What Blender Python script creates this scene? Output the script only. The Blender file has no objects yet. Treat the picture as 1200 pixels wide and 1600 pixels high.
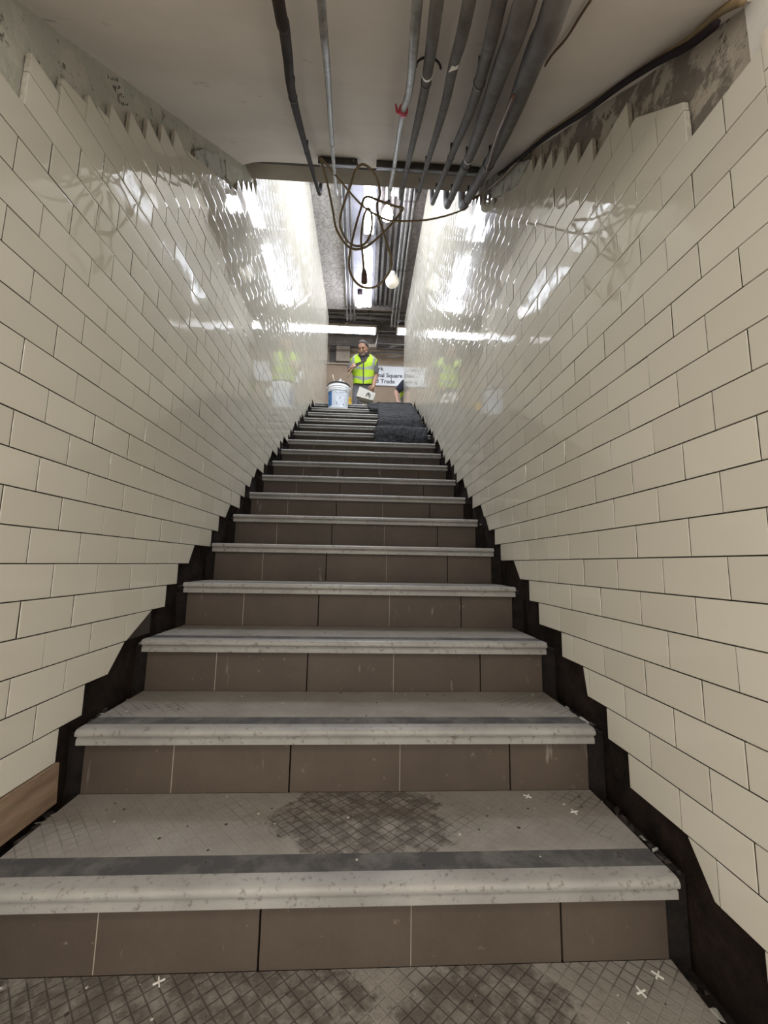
import bpy, bmesh, math, random
from mathutils import Vector, Matrix, noise

random.seed(11)
sc = bpy.context.scene
C = sc.collection
R = math.radians

# ------------------------------------------------------------------ camera
PITCH, YAW, ROLL = 0.1299315, 0.0466769, 0.0174813
cam_d = bpy.data.cameras.new('camera')
cam = bpy.data.objects.new('camera', cam_d); C.objects.link(cam)
fw = Vector((math.sin(YAW)*math.cos(PITCH), math.cos(YAW)*math.cos(PITCH), math.sin(PITCH)))
rt0 = Vector((math.cos(YAW), -math.sin(YAW), 0)); up0 = rt0.cross(fw)
rt = rt0*math.cos(ROLL) + up0*math.sin(ROLL); up = -rt0*math.sin(ROLL) + up0*math.cos(ROLL)
M = Matrix((rt, up, -fw)).transposed().to_4x4(); M.translation = Vector((0.04675, -0.86389, 0.62341))
cam.matrix_world = M
cam_d.sensor_fit = 'VERTICAL'; cam_d.sensor_height = 24.0; cam_d.lens = 622.283/1600*24.0
cam_d.clip_start = 0.02; cam_d.clip_end = 100
sc.camera = cam

# ------------------------------------------------------------------ world, light, exposure
sc.view_settings.view_transform = 'Standard'
sc.view_settings.look = 'None'
sc.view_settings.gamma = 1.0
sc.view_settings.use_curve_mapping = False
sc.view_settings.exposure = 0.0
w = bpy.data.worlds.new('world'); sc.world = w; w.use_nodes = True
w.node_tree.nodes['Background'].inputs[0].default_value = (1.0, 0.955, 0.89, 1)
w.node_tree.nodes['Background'].inputs[1].default_value = 2.1

def area(name, loc, rot, sx, sy, power, col):
    l = bpy.data.lights.new(name, 'AREA'); l.shape = 'RECTANGLE'; l.size = sx; l.size_y = sy
    l.energy = power; l.color = col
    o = bpy.data.objects.new(name, l); C.objects.link(o); o.location = loc; o.rotation_euler = rot
    return o
# fluorescent rows of the lower passage, behind the camera
area('passage_light', (0.0, -1.55, 1.66), (R(12), 0, 0), 2.2, 0.25, 17, (1.0, 0.945, 0.84))
area('passage_light', (0.0, -3.0, 1.66), (0, 0, 0), 3.0, 0.25, 32, (1.0, 0.945, 0.84))
# added fill light, unseen above the ceiling end, to brighten the upper steps
area('upper_step_fill', (0.0, 2.15, 5.08), (0, 0, 0), 0.14, 1.2, 100, (0.84, 0.90, 1.0))
TUBE_E, CROSS_E, TUBE_COL = 35.0, 17.0, (0.80, 0.87, 1.0)
BULB_E = 60.0

# ------------------------------------------------------------------ materials
def mat(name, col, rough=0.6, metal=0.0, spec=0.5):
    m = bpy.data.materials.new(name); m.use_nodes = True
    b = m.node_tree.nodes['Principled BSDF']
    b.inputs['Base Color'].default_value = (*col, 1); b.inputs['Roughness'].default_value = rough
    b.inputs['Metallic'].default_value = metal; b.inputs['Specular IOR Level'].default_value = spec
    return m

class N:
    """small node-building helper"""
    def __init__(s, m): s.t = m.node_tree; s.b = s.t.nodes['Principled BSDF']
    def n(s, typ, **kw):
        x = s.t.nodes.new(typ)
        for k, v in kw.items(): setattr(x, k, v)
        return x
    def l(s, a, b): s.t.links.new(a, b)
    def obj(s):
        return s.n('ShaderNodeTexCoord').outputs['Object']
    def noise(s, vec, scale, detail=5, rough=0.6, lo=0.35, hi=0.65):
        x = s.n('ShaderNodeTexNoise'); x.inputs['Scale'].default_value = scale; x.inputs['Detail'].default_value = detail
        x.inputs['Roughness'].default_value = rough; s.l(vec, x.inputs['Vector'])
        r = s.n('ShaderNodeMapRange'); r.inputs[1].default_value = lo; r.inputs[2].default_value = hi
        s.l(x.outputs[0], r.inputs[0]); return r.outputs[0]
    def mix(s, f, a, b):
        x = s.n('ShaderNodeMix', data_type='RGBA')
        for sock, v in ((x.inputs[0], f), (x.inputs[6], a), (x.inputs[7], b)):
            if isinstance(v, bpy.types.NodeSocket): s.l(v, sock)
            elif isinstance(v, tuple): sock.default_value = (*v, 1)
            else: sock.default_value = v
        return x.outputs[2]
    def math(s, op, a, b=0.0):
        x = s.n('ShaderNodeMath', operation=op)
        for sock, v in ((x.inputs[0], a), (x.inputs[1], b)):
            if isinstance(v, bpy.types.NodeSocket): s.l(v, sock)
            else: sock.default_value = v
        return x.outputs[0]
    def sep(s, v):
        x = s.n('ShaderNodeSeparateXYZ'); s.l(v, x.inputs[0]); return x.outputs
    def bump(s, h, strength=0.3, dist=0.005):
        x = s.n('ShaderNodeBump'); x.inputs['Strength'].default_value = strength; x.inputs['Distance'].default_value = dist
        s.l(h, x.inputs['Height']); s.l(x.outputs[0], s.b.inputs['Normal'])
    def rnd(s):
        return s.n('ShaderNodeObjectInfo').outputs['Random']
    def shifted(s):
        o = s.obj(); k = s.math('MULTIPLY', s.rnd(), 37.0)
        a = s.n('ShaderNodeVectorMath', operation='ADD'); s.l(o, a.inputs[0]); s.l(k, a.inputs[1]); return a.outputs[0]

def noisy(name, a, b, scale=8, rough=0.8, bump=0.25, bscale=60, dist=0.004, lo=0.35, hi=0.65, metal=0.0, spec=0.4, shift=False):
    m = mat(name, a, rough, metal, spec); k = N(m)
    v = k.shifted() if shift else k.obj()
    k.l(k.mix(k.noise(v, scale, lo=lo, hi=hi), a, b), k.b.inputs['Base Color'])
    if bump: k.bump(k.noise(v, bscale, 4, lo=0.2, hi=0.8), bump, dist)
    return m

# glazed cream tile: colour varies tile by tile, dark grout between
TILE = mat('cream_glazed_tile', (0.56, 0.50, 0.385), 0.035, 0, 0.5)
k = N(TILE)
at = k.n('ShaderNodeAttribute', attribute_name='tone')
k.l(k.mix(at.outputs['Fac'], (0.60, 0.565, 0.48), (0.66, 0.625, 0.535)), k.b.inputs['Base Color'])
k.b.inputs['IOR'].default_value = 1.5
k.bump(k.noise(k.obj(), 14, 1, lo=0.0, hi=1.0), 0.10, 0.004)
BISQUE = noisy('tile_edge_bisque', (0.62, 0.58, 0.50), (0.48, 0.44, 0.37), 60, 0.8)
GROUT = mat('dark_grout', (0.045, 0.035, 0.028), 0.9)

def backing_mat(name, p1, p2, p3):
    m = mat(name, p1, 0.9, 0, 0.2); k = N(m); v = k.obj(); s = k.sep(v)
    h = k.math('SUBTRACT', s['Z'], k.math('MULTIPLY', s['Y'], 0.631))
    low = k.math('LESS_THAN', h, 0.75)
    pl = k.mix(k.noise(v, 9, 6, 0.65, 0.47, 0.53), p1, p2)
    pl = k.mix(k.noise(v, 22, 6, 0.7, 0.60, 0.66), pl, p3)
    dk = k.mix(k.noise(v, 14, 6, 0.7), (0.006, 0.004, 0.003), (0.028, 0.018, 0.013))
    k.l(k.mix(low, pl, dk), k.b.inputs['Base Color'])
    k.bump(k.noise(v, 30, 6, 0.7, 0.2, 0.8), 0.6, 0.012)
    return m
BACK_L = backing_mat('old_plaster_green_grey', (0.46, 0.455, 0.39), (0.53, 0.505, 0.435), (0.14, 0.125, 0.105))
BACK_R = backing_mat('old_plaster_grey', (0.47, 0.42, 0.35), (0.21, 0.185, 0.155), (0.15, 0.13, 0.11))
PLASTER = noisy('loose_plaster', (0.42, 0.415, 0.37), (0.15, 0.14, 0.12), 14, 0.9, 0.4, 40, 0.006, 0.52, 0.62)

CEIL = mat('painted_plaster_ceiling', (0.36, 0.325, 0.29), 0.75, 0, 0.3)
k = N(CEIL); v = k.obj()
base = k.mix(k.noise(v, 2.2, 5, 0.6, 0.35, 0.7), (0.82, 0.76, 0.70), (0.72, 0.66, 0.60))
base = k.mix(k.noise(v, 11, 6, 0.7, 0.64, 0.80), base, (0.34, 0.30, 0.265))
k.l(base, k.b.inputs['Base Color']); k.bump(k.noise(v, 50, 5, 0.6, 0.2, 0.8), 0.12, 0.004)

CONC = noisy('rough_grey_concrete', (0.48, 0.46, 0.45), (0.27, 0.255, 0.25), 26, 0.9, 0.7, 45, 0.015)
CONC_S = noisy('smooth_grey_concrete', (0.27, 0.26, 0.285), (0.21, 0.20, 0.225), 8, 0.8, 0.15)
CONC_D = noisy('dark_brown_concrete', (0.115, 0.10, 0.095), (0.06, 0.052, 0.05), 20, 0.9, 0.5)  # dark brownish concrete, two tones mixed by noise
DARK = noisy('grimy_dark_steel', (0.05, 0.045, 0.042), (0.09, 0.08, 0.075), 20, 0.6)
HALL_C = noisy('grimy_hall_concrete', (0.24, 0.21, 0.18), (0.15, 0.13, 0.115), 6, 0.9, 0.4)
BACKWALL = noisy('beige_brown_plaster_wall', (0.30, 0.235, 0.175), (0.25, 0.195, 0.145), 3, 0.8, 0.15)
SOFFIT = noisy('beige_painted_beam', (0.33, 0.285, 0.235), (0.26, 0.22, 0.18), 4, 0.8, 0.15)
FLOOR = noisy('grey_floor', (0.26, 0.235, 0.21), (0.17, 0.155, 0.14), 7, 0.8, 0.2)
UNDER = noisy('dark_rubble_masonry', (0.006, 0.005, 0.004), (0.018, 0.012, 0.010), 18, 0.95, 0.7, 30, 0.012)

# worn stone tread with a diagonal grid of grooves, dirty and worn clean in patches
def tread_mat(name, stains=()):
    m_ = mat(name, (0.28, 0.26, 0.235), 0.75, 0, 0.35)
    k = N(m_); v = k.obj(); sv = k.shifted(); s = k.sep(v)
    def groove(ax, ay, per):
        u = k.math('ADD', k.math('MULTIPLY', s['X'], ax), k.math('MULTIPLY', s['Y'], ay))
        fr = k.math('FRACT', k.math('DIVIDE', u, per))
        d = k.math('ABSOLUTE', k.math('SUBTRACT', fr, 0.5))
        r = k.n('ShaderNodeMapRange'); r.inputs[1].default_value = 0.42; r.inputs[2].default_value = 0.475
        k.l(d, r.inputs[0]); return r.outputs[0]
    g = k.math('MAXIMUM', groove(0.72, 0.69, 0.0245), groove(0.62, -0.78, 0.0245))
    wear = k.noise(sv, 3.4, 5, 0.62, 0.52, 0.64)          # dirt keeps to the grooves where this is high
    wear2 = k.noise(sv, 1.7, 4, 0.6, 0.50, 0.60)
    base = k.mix(k.noise(sv, 9, 6, 0.7, 0.35, 0.68), (0.225, 0.205, 0.183), (0.285, 0.265, 0.24))
    base = k.mix(k.math('MULTIPLY', k.math('MULTIPLY', wear2, 0.22), k.noise(sv, 28, 5, 0.7, 0.40, 0.60)), base, (0.105, 0.092, 0.08))
    for cx, cy, rx, ry in stains:
        dx = k.math('DIVIDE', k.math('SUBTRACT', s['X'], cx), rx); dy = k.math('DIVIDE', k.math('SUBTRACT', s['Y'], cy), ry)
        dd = k.math('ADD', k.math('MULTIPLY', dx, dx), k.math('MULTIPLY', dy, dy))
        dd = k.math('ADD', dd, k.math('MULTIPLY', k.math('SUBTRACT', k.noise(v, 7, 5, 0.65, 0.3, 0.7), 0.5), 1.4))
        r = k.n('ShaderNodeMapRange'); r.inputs[1].default_value = 1.08; r.inputs[2].default_value = 0.88; k.l(dd, r.inputs[0])
        wear = k.math('MAXIMUM', wear, r.outputs[0])
        base = k.mix(k.math('MULTIPLY', r.outputs[0], k.noise(v, 20, 5, 0.7, 0.36, 0.56)), base, (0.115, 0.10, 0.087))
    dirt = k.math('MULTIPLY', g, k.math('ADD', k.math('MULTIPLY', wear, 0.70), 0.04))
    base = k.mix(dirt, base, (0.045, 0.038, 0.033))
    base = k.mix(k.noise(sv, 75, 3, 0.5, 0.735, 0.76), base, (0.06, 0.05, 0.043))
    k.l(base, k.b.inputs['Base Color'])
    hb = k.math('SUBTRACT', k.noise(sv, 90, 4, 0.6, 0.2, 0.8), k.math('MULTIPLY', g, 0.6))
    k.bump(hb, 0.35, 0.0025)
    return m_
TREAD = tread_mat('worn_gridded_tread')
TREAD_MID = tread_mat('worn_gridded_tread_stained', [(0.07, 0.22, 0.21, 0.16)])
TREAD_LOW = tread_mat('worn_gridded_tread_dirty', [(-0.36, 0.24, 0.42, 0.16), (0.30, 0.22, 0.16, 0.14)])

GRIP = mat('dark_anti_slip_strip', (0.075, 0.075, 0.08), 0.7)
k = N(GRIP); v = k.shifted()
k.l(k.mix(k.noise(v, 12, 6, 0.7, 0.45, 0.68), (0.050, 0.048, 0.048), (0.135, 0.124, 0.113)), k.b.inputs['Base Color'])
k.bump(k.noise(v, 120, 3, lo=0.2, hi=0.8), 0.25, 0.002)

NOSE = mat('worn_pale_nosing', (0.40, 0.385, 0.35), 0.42, 0.0, 0.5)
k = N(NOSE); v = k.shifted()
c1 = k.mix(k.noise(v, 5, 5, 0.6, 0.35, 0.65), (0.32, 0.31, 0.29), (0.235, 0.226, 0.212))
c1 = k.mix(k.noise(v, 62, 5, 0.7, 0.56, 0.66), c1, (0.15, 0.135, 0.12))
k.l(c1, k.b.inputs['Base Color']); k.bump(k.noise(v, 80, 5, 0.7, 0.2, 0.8), 0.22, 0.003)

RISER = mat('brown_riser_tile', (0.20, 0.155, 0.12), 0.6, 0, 0.35)
k = N(RISER); v = k.shifted()
c1 = k.mix(k.noise(v, 4, 6, 0.65, 0.35, 0.65), (0.092, 0.070, 0.054), (0.070, 0.053, 0.041))
c1 = k.mix(k.noise(v, 40, 6, 0.7, 0.64, 0.72), c1, (0.17, 0.135, 0.105))
mp = k.n('ShaderNodeMapping'); mp.inputs['Scale'].default_value = (26, 8, 5); k.l(v, mp.inputs['Vector'])
c1 = k.mix(k.noise(mp.outputs[0], 1, 3, 0.5, 0.70, 0.78), c1, (0.24, 0.205, 0.175))
k.l(c1, k.b.inputs['Base Color']); k.bump(k.noise(v, 60, 4, lo=0.2, hi=0.8), 0.2, 0.003)
PALE_JOINT = mat('pale_joint_mortar', (0.36, 0.31, 0.26), 0.9)

GALV = noisy('galvanised_steel', (0.27, 0.265, 0.255), (0.15, 0.145, 0.138), 40, 0.5, 0.15, 80, 0.002, metal=0.4)
PIPE_G = noisy('dusty_grey_pipe', (0.125, 0.115, 0.108), (0.08, 0.073, 0.068), 22, 0.75, 0.2, 60, 0.003, spec=0.25)
PIPE_B = noisy('dark_brown_pipe', (0.022, 0.017, 0.015), (0.042, 0.034, 0.030), 18, 0.8, 0.2, spec=0.15)
STRAP = mat('dark_strap', (0.035, 0.030, 0.028), 0.6)
CABLE = noisy('brown_cable_sheath', (0.30, 0.22, 0.12), (0.20, 0.15, 0.085), 14, 0.5, 0)
CABLE_T = noisy('tan_cable_sheath', (0.26, 0.18, 0.085), (0.18, 0.13, 0.07), 10, 0.6, 0)
CABLE_K = mat('black_cable_sheath', (0.022, 0.016, 0.018), 0.85, 0, 0.1)
RUST = mat('rust_brown_wire', (0.14, 0.075, 0.045), 0.6)
RED = mat('red_tape', (0.50, 0.03, 0.075), 0.5)
WHITE = mat('white_enamel', (0.78, 0.78, 0.76), 0.35)
BEIGE_H = mat('cream_lamp_housing', (0.55, 0.47, 0.36), 0.5)
GLOBE = mat('frosted_globe', (0.80, 0.74, 0.64), 0.3)
def emit(name, col, s):
    m = mat(name, (0.9, 0.9, 0.9), 0.4); b = m.node_tree.nodes['Principled BSDF']
    b.inputs['Emission Color'].default_value = (*col, 1); b.inputs['Emission Strength'].default_value = s; return m
TUBE = emit('fluorescent_tube', TUBE_COL, TUBE_E)
TUBE_C = emit('crosswise_fluorescent_tube', TUBE_COL, CROSS_E)
BULB = emit('lit_bulb', (0.92, 0.93, 1.0), BULB_E)
WOOD = mat('raw_plywood', (0.33, 0.23, 0.15), 0.7)
k = N(WOOD); v = k.obj(); mp = k.n('ShaderNodeMapping'); mp.inputs['Scale'].default_value = (3, 3, 22); k.l(v, mp.inputs['Vector'])
c1 = k.mix(k.noise(mp.outputs[0], 2.2, 6, 0.65), (0.29, 0.20, 0.13), (0.18, 0.12, 0.075))
c1 = k.mix(k.noise(v, 16, 4, 0.6, 0.68, 0.76), c1, (0.10, 0.065, 0.04)); k.l(c1, k.b.inputs['Base Color'])
SPACER = mat('white_plastic', (0.78, 0.76, 0.72), 0.4)
RUBBLE = noisy('loose_rubble', (0.06, 0.048, 0.04), (0.03, 0.024, 0.02), 30, 0.95)
CRUMB = mat('pale_crumbs', (0.42, 0.40, 0.36), 0.9)
INK = mat('dark_pencil', (0.03, 0.03, 0.03), 0.9)

# ------------------------------------------------------------------ mesh helpers
class MB:
    def __init__(s): s.v = []; s.f = []; s.m = []
    def add(s, v, f, mi=0):
        o = len(s.v); s.v += [tuple(p) for p in v]; s.f += [tuple(i+o for i in q) for q in f]; s.m += [mi]*len(f); return s
    def box(s, x0, x1, y0, y1, z0, z1, mi=0):
        v = [(x0,y0,z0),(x1,y0,z0),(x1,y1,z0),(x0,y1,z0),(x0,y0,z1),(x1,y0,z1),(x1,y1,z1),(x0,y1,z1)]
        return s.add(v, [(0,3,2,1),(4,5,6,7),(0,1,5,4),(1,2,6,5),(2,3,7,6),(3,0,4,7)], mi)
    def prism(s, prof, x0, x1, mi=0):
        """profile in (y,z), extruded along x"""
        n = len(prof); v = [(x0,y,z) for y,z in prof]+[(x1,y,z) for y,z in prof]
        f = [(i,(i+1)%n,n+(i+1)%n,n+i) for i in range(n)] + [tuple(range(n))[::-1], tuple(range(n,2*n))]
        return s.add(v, f, mi)
    def tube(s, pts, r, n=10, mi=0, smooth=0, cap=True):
        P = [Vector(p) for p in pts]
        if smooth: P = spline(P, smooth)
        rs = r if isinstance(r, (list, tuple)) else [r]*len(P)
        t0 = (P[1]-P[0]).normalized(); a = t0.orthogonal().normalized(); v = []
        for i, p in enumerate(P):
            t = (P[min(i+1,len(P)-1)]-P[max(i-1,0)])
            t = t.normalized() if t.length > 1e-9 else t0
            a = (a - t*a.dot(t)).normalized(); b = t.cross(a)
            for q in range(n):
                an = 2*math.pi*q/n; v.append(p + (a*math.cos(an)+b*math.sin(an))*rs[i])
        f = [(i*n+q, i*n+(q+1)%n, (i+1)*n+(q+1)%n, (i+1)*n+q) for i in range(len(P)-1) for q in range(n)]
        if cap: f += [tuple(range(n))[::-1], tuple((len(P)-1)*n+q for q in range(n))]
        return s.add(v, f, mi)
    def lathe(s, prof, cx, cy, n=32, mi=0, cap=True):
        """profile (r,z)"""
        v = [(cx+r*math.cos(2*math.pi*q/n), cy+r*math.sin(2*math.pi*q/n), z) for r,z in prof for q in range(n)]
        f = [(i*n+q, i*n+(q+1)%n, (i+1)*n+(q+1)%n, (i+1)*n+q) for i in range(len(prof)-1) for q in range(n)]
        if cap: f += [tuple(range(n))[::-1], tuple((len(prof)-1)*n+q for q in range(n))]
        return s.add(v, f, mi)
    def build(s, name, mats, parent=None, smooth=False, auto=None, loc=None):
        me = bpy.data.meshes.new(name); me.from_pydata(s.v, [], s.f); me.update()
        for m in (mats if isinstance(mats, (list, tuple)) else [mats]): me.materials.append(m)
        if any(s.m): me.polygons.foreach_set('material_index', s.m)
        bm = bmesh.new(); bm.from_mesh(me); bmesh.ops.recalc_face_normals(bm, faces=bm.faces); bm.to_mesh(me); bm.free()
        if smooth or auto:
            me.polygons.foreach_set('use_smooth', [True]*len(me.polygons))
            if auto: me.set_sharp_from_angle(angle=R(auto))
        o = bpy.data.objects.new(name, me); C.objects.link(o)
        if parent: o.parent = parent
        if loc: o.location = loc
        return o

def spline(P, k):
    out = []
    n = len(P)
    for i in range(n-1):
        p0, p1, p2, p3 = P[max(i-1,0)], P[i], P[i+1], P[min(i+2,n-1)]
        for j in range(k):
            t = j/k
            out.append(0.5*((2*p1)+(p2-p0)*t+(2*p0-5*p1+4*p2-p3)*t*t+(3*p1-p0-3*p2+p3)*t**3))
    out.append(P[-1]); return out

def tag(o, label, cat, group=None, kind=None):
    o['label'] = label; o['category'] = cat
    if group: o['group'] = group
    if kind: o['kind'] = kind
    return o
def structure(o, label=None, cat=None):
    o['kind'] = 'structure'
    if label: o['label'] = label; o['category'] = cat
    return o
def empty(name, loc=(0,0,0), rz=0):
    o = bpy.data.objects.new(name, None); C.objects.link(o); o.location = loc; o.rotation_euler = (0,0,rz)
    o.empty_display_size = 0.05; return o
def copy_tree(o, parent=None):
    c = o.copy(); C.objects.link(c)
    if parent: c.parent = parent
    for ch in [x for x in bpy.data.objects if x.parent == o]: copy_tree(ch, c)
    return c

# ------------------------------------------------------------------ stair geometry
RISE, RUN, HW, OV = 0.178, 0.2819, 0.70, 0.044
LAND = 16*RISE                     # landing height
def S(x, y):                       # underside of the low sloping ceiling
    if y <= 1.30:
        return 1.92 + (0.80 if y < 0 else 0.835)*y + 0.035*max(0, y/1.22)*max(0, 1-(min(abs(x),.75)/.75)**12)
    return S(x, 1.30) + 0.34*(y-1.30)
XL = lambda y: -0.73
XR = lambda y: 0.748 - 0.008*y
Y0, Y1 = -0.285, 6.15              # near and far ends of the tiled walls
CZ = 5.22                          # upper ceiling

# ------------------------------------------------------------------ tiled walls
def clip(poly, a, b, c):
    """keep a*y+b*z <= c"""
    out = []
    for i in range(len(poly)):
        p, q = poly[i], poly[(i+1) % len(poly)]
        dp, dq = a*p[0]+b*p[1]-c, a*q[0]+b*q[1]-c
        if dp <= 0: out.append(p)
        if dp*dq < 0:
            t = dp/(dp-dq); out.append((p[0]+(q[0]-p[0])*t, p[1]+(q[1]-p[1])*t))
    return out
def inset(poly, d):
    n = len(poly); out = []
    area2 = sum(poly[i][0]*poly[(i+1)%n][1]-poly[(i+1)%n][0]*poly[i][1] for i in range(n))
    sg = 1 if area2 > 0 else -1
    for i in range(n):
        p0, p, p1 = Vector(poly[i-1]), Vector(poly[i]), Vector(poly[(i+1)%n])
        e0, e1 = (p-p0).normalized(), (p1-p).normalized()
        n0, n1 = Vector((-e0.y, e0.x))*sg, Vector((-e1.y, e1.x))*sg
        b = n0+n1
        if b.length < 1e-6: out.append(tuple(p)); continue
        b = b/max(0.35, b.dot(n0)); out.append(tuple(p+b*d))
    return out

def tile_wall(name, side, X, z0, off_even, band, piece, label):
    """running-bond tiles, each a bevelled, very slightly tilted slab"""
    l, h, gap = 0.1685, 0.0842, 0.0025
    rnd = random.Random(5 if side < 0 else 9)
    mb = MB(); tone = []
    def put(poly, raw=False):
        if len(poly) < 3: return
        ar = abs(sum(poly[i][0]*poly[(i+1)%len(poly)][1]-poly[(i+1)%len(poly)][0]*poly[i][1] for i in range(len(poly))))/2
        if ar < 0.0008: return
        poly = inset(poly, gap/2); A = inset(poly, 0.0005); B = inset(poly, 0.0030); F0 = inset(poly, 0.0042)
        yc = sum(p[0] for p in poly)/len(poly); zc = sum(p[1] for p in poly)/len(poly)
        ta, tb, tc = rnd.gauss(0, 0.0045), rnd.gauss(0, 0.0045), rnd.gauss(0, 0.00022)
        def P(p, dep): return (X(p[0]) - side*(tc+ta*(p[0]-yc)+tb*(p[1]-zc)) + side*dep, p[0], p[1])
        n = len(poly)
        v = [P(p, 0) for p in F0]+[P(p, 0) for p in B]+[P(p, 0.0003) for p in A]+[P(p, 0.0014) for p in poly]+[P(p, 0.013) for p in poly]
        f = [tuple(range(n))] + [(r*n+i, r*n+(i+1)%n, (r+1)*n+(i+1)%n, (r+1)*n+i) for r in range(4) for i in range(n)]
        mb.add(v, f[:1+3*n], 0); mb.add(v, f[1+3*n:], 1 if raw else 2)
        t = rnd.random(); tone.extend([t]*(1+4*n))
    for kk in range(-12, 56):
        zb = z0 + h*kk; zt = zb+h
        if zb > CZ: break
        zt = min(zt, CZ)
        off = off_even if kk % 2 == 0 else off_even + l/2
        ys = zb/0.631 if zb < LAND else 99
        start, extra, clips = band(kk, zb, zt)
        j0 = math.floor((start-off)/l+0.02); j = j0
        end = None
        if ys < 99:
            e = math.ceil((ys-0.035-off)/l); end = off+e*l
            end = min(end, 4.62)
            if (side, kk) == (-1, -3): end -= l
        else: end = Y1
        while True:
            a = off+j*l; b = a+l; j += 1
            if a >= end-0.02: break
            a = max(a, start); b = min(b, end if ys == 99 or end >= 4.6 else b)
            if b-a < 0.012: continue
            poly = [(a,zb),(b,zb),(b,zt),(a,zt)]
            for c in clips: poly = clip(poly, *c)
            put(poly, a-start < 0.02 or bool(clips))
        cut = {(-1,-1): 0, (1,-2): 0, (1,-4): 0.077, (1,-5): 0.03, (-1,-3): 0.158}.get((side, kk))
        if cut == 0.077: put([(end,zb),(end+cut,zb),(end+cut,zt),(end,zt)])
        elif cut != 0 and ys < 4.4 and (end-ys < 0.045 or cut) and zb > -0.3:
            q = cut or 0.06+0.03*rnd.random()
            put([(end,zb),(end+0.012,zb),(end+q,zt),(end,zt)])
        for poly in extra: put(poly, True)
    o = mb.build(name, [TILE, BISQUE, GROUT])
    o.data.polygons.foreach_set('use_smooth', [True]*len(o.data.polygons)); o.data.set_sharp_from_angle(angle=R(38))
    at = o.data.attributes.new('tone', 'FLOAT', 'FACE'); at.data.foreach_set('value', tone)
    structure(o, label, 'wall')
    # rounded end tiles, stacked course by course at the near and far ends
    for (ye, dirn, za, zb_, nm) in ((Y0, -1, -0.5, 1.60, 'near'), (Y1, 1, LAND, CZ, 'far')):
        e = MB(); z = za; r = 0.03
        while z < zb_-0.01:
            zz = min(z+h, zb_)
            prof = [(X(ye)+side*(r-r*math.cos(t)), ye+dirn*r*math.sin(t)) for t in [math.pi/2*i/8 for i in range(9)]]
            prof.append((X(ye)+side*0.16, ye+dirn*r))
            v = [(x,y,z+0.0012) for x,y in prof]+[(x,y,zz-0.0012) for x,y in prof]; n = len(prof)
            e.add(v, [(i,i+1,n+i+1,n+i) for i in range(n-1)])
            z = zz
        e.build('bullnose_edge', TILE, o, smooth=True)
    # rough masonry behind, dark low down, old plaster above
    g = MB(); dy, dz = 0.045, 0.045
    ny = int((Y1-Y0)/dy)+1; zl = -0.55; nz = int((5.3-zl)/dz)+1
    idx = {}
    for i in range(ny+1):
        for q in range(nz+1):
            y = Y0+dy*i; y = min(y, Y1); z = zl+dz*q
            if z < 0.631*y-0.55 or (y < 1.3 and z > S(0.7, y)+0.12): continue
            d = noise.fractal(Vector((side*3, y*7, z*7)), 0.9, 2.0, 4)*0.006
            idx[i,q] = len(g.v); g.v.append((X(y)+side*(0.017+max(-0.004,d)), y, z))
    for i in range(ny):
        for q in range(nz):
            c = [(i,q),(i+1,q),(i+1,q+1),(i,q+1)]
            if all(t in idx for t in c): g.f.append(tuple(idx[t] for t in c)); g.m.append(0)
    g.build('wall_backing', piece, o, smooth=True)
    # mortar bed right behind the tiles, so the joints read dark
    gm = MB()
    for kk in range(-12, 56):
        zb = z0+h*kk
        if zb > CZ: break
        off = off_even if kk % 2 == 0 else off_even + l/2
        start, extra, clips = band(kk, zb, zb+h)
        ys = zb/0.631
        end = Y1 if zb >= LAND else min(off+math.ceil((ys-0.035-off)/l)*l, 4.62)
        poly = [(start+0.002,zb),(end-0.002,zb),(end-0.002,min(zb+h,CZ)),(start+0.002,min(zb+h,CZ))]
        for c in clips: poly = clip(poly, *c)
        if len(poly) < 3 or end <= start: continue
        poly = inset(poly, 0.002) if False else poly
        n = len(poly); v = [(X(p[0])+side*0.0075, p[0], p[1]) for p in poly]
        gm.add(v, [tuple(range(n))])
    gm.build('mortar_bed', GROUT, o)
    return o

def poly_start(z, pl):
    for (za,ya),(zb,yb) in zip(pl, pl[1:]):
        if za <= z <= zb: return ya+(yb-ya)*(z-za)/(zb-za)
    return pl[-1][1]

def band_left(k, zb, zt):
    h, l = 0.0842, 0.1685
    if k <= 11: return Y0, [], []
    if k <= 19:
        s = -0.068+0.08425*(k-12); ex = []
        if k in (13, 14): ex = [[(s-0.0843,zb),(s,zb),(s,zb+0.055),(s-0.0843,zb+0.020 if k == 14 else zb+0.050)]]
        if k == 15: ex = [[(s-0.05,zb),(s,zb),(s,zb+0.03),(s-0.05,zb+0.012)]]
        return s, ex, []
    if zb < 2.70: return 0.50, [], [(-0.72, 1.0, 2.31-0.72*0.62)]
    off = 0.10 if k % 2 == 0 else 0.10+l/2
    s = poly_start(zb, [(2.6,1.14),(2.72,1.19),(3.0,1.42),(3.2,1.50),(9,1.50)])
    return off+math.ceil((s-off)/l)*l if zb < 3.1 else 1.5, [], []
def band_right(k, zb, zt):
    h, l = 0.0842, 0.1685
    if k <= 10: return Y0, [], []
    if k <= 13: return -0.118, [], [(-1.0, 1.0, 1.80)]
    if k == 14: return 0.055, [], []
    if k <= 20: return 0.218+0.08425*(k-15), [], []
    if zb < 2.66: return 0.62, [], [(-0.60, 1.0, 2.44-0.60*0.74)]
    off = 0.133 if k % 2 == 0 else 0.133-l/2
    s = poly_start(zb, [(2.6,1.08),(2.72,1.15),(2.95,1.34),(3.2,1.50),(9,1.50)])
    return off+math.ceil((s-off)/l)*l if zb < 3.1 else 1.5, [], []

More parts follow.
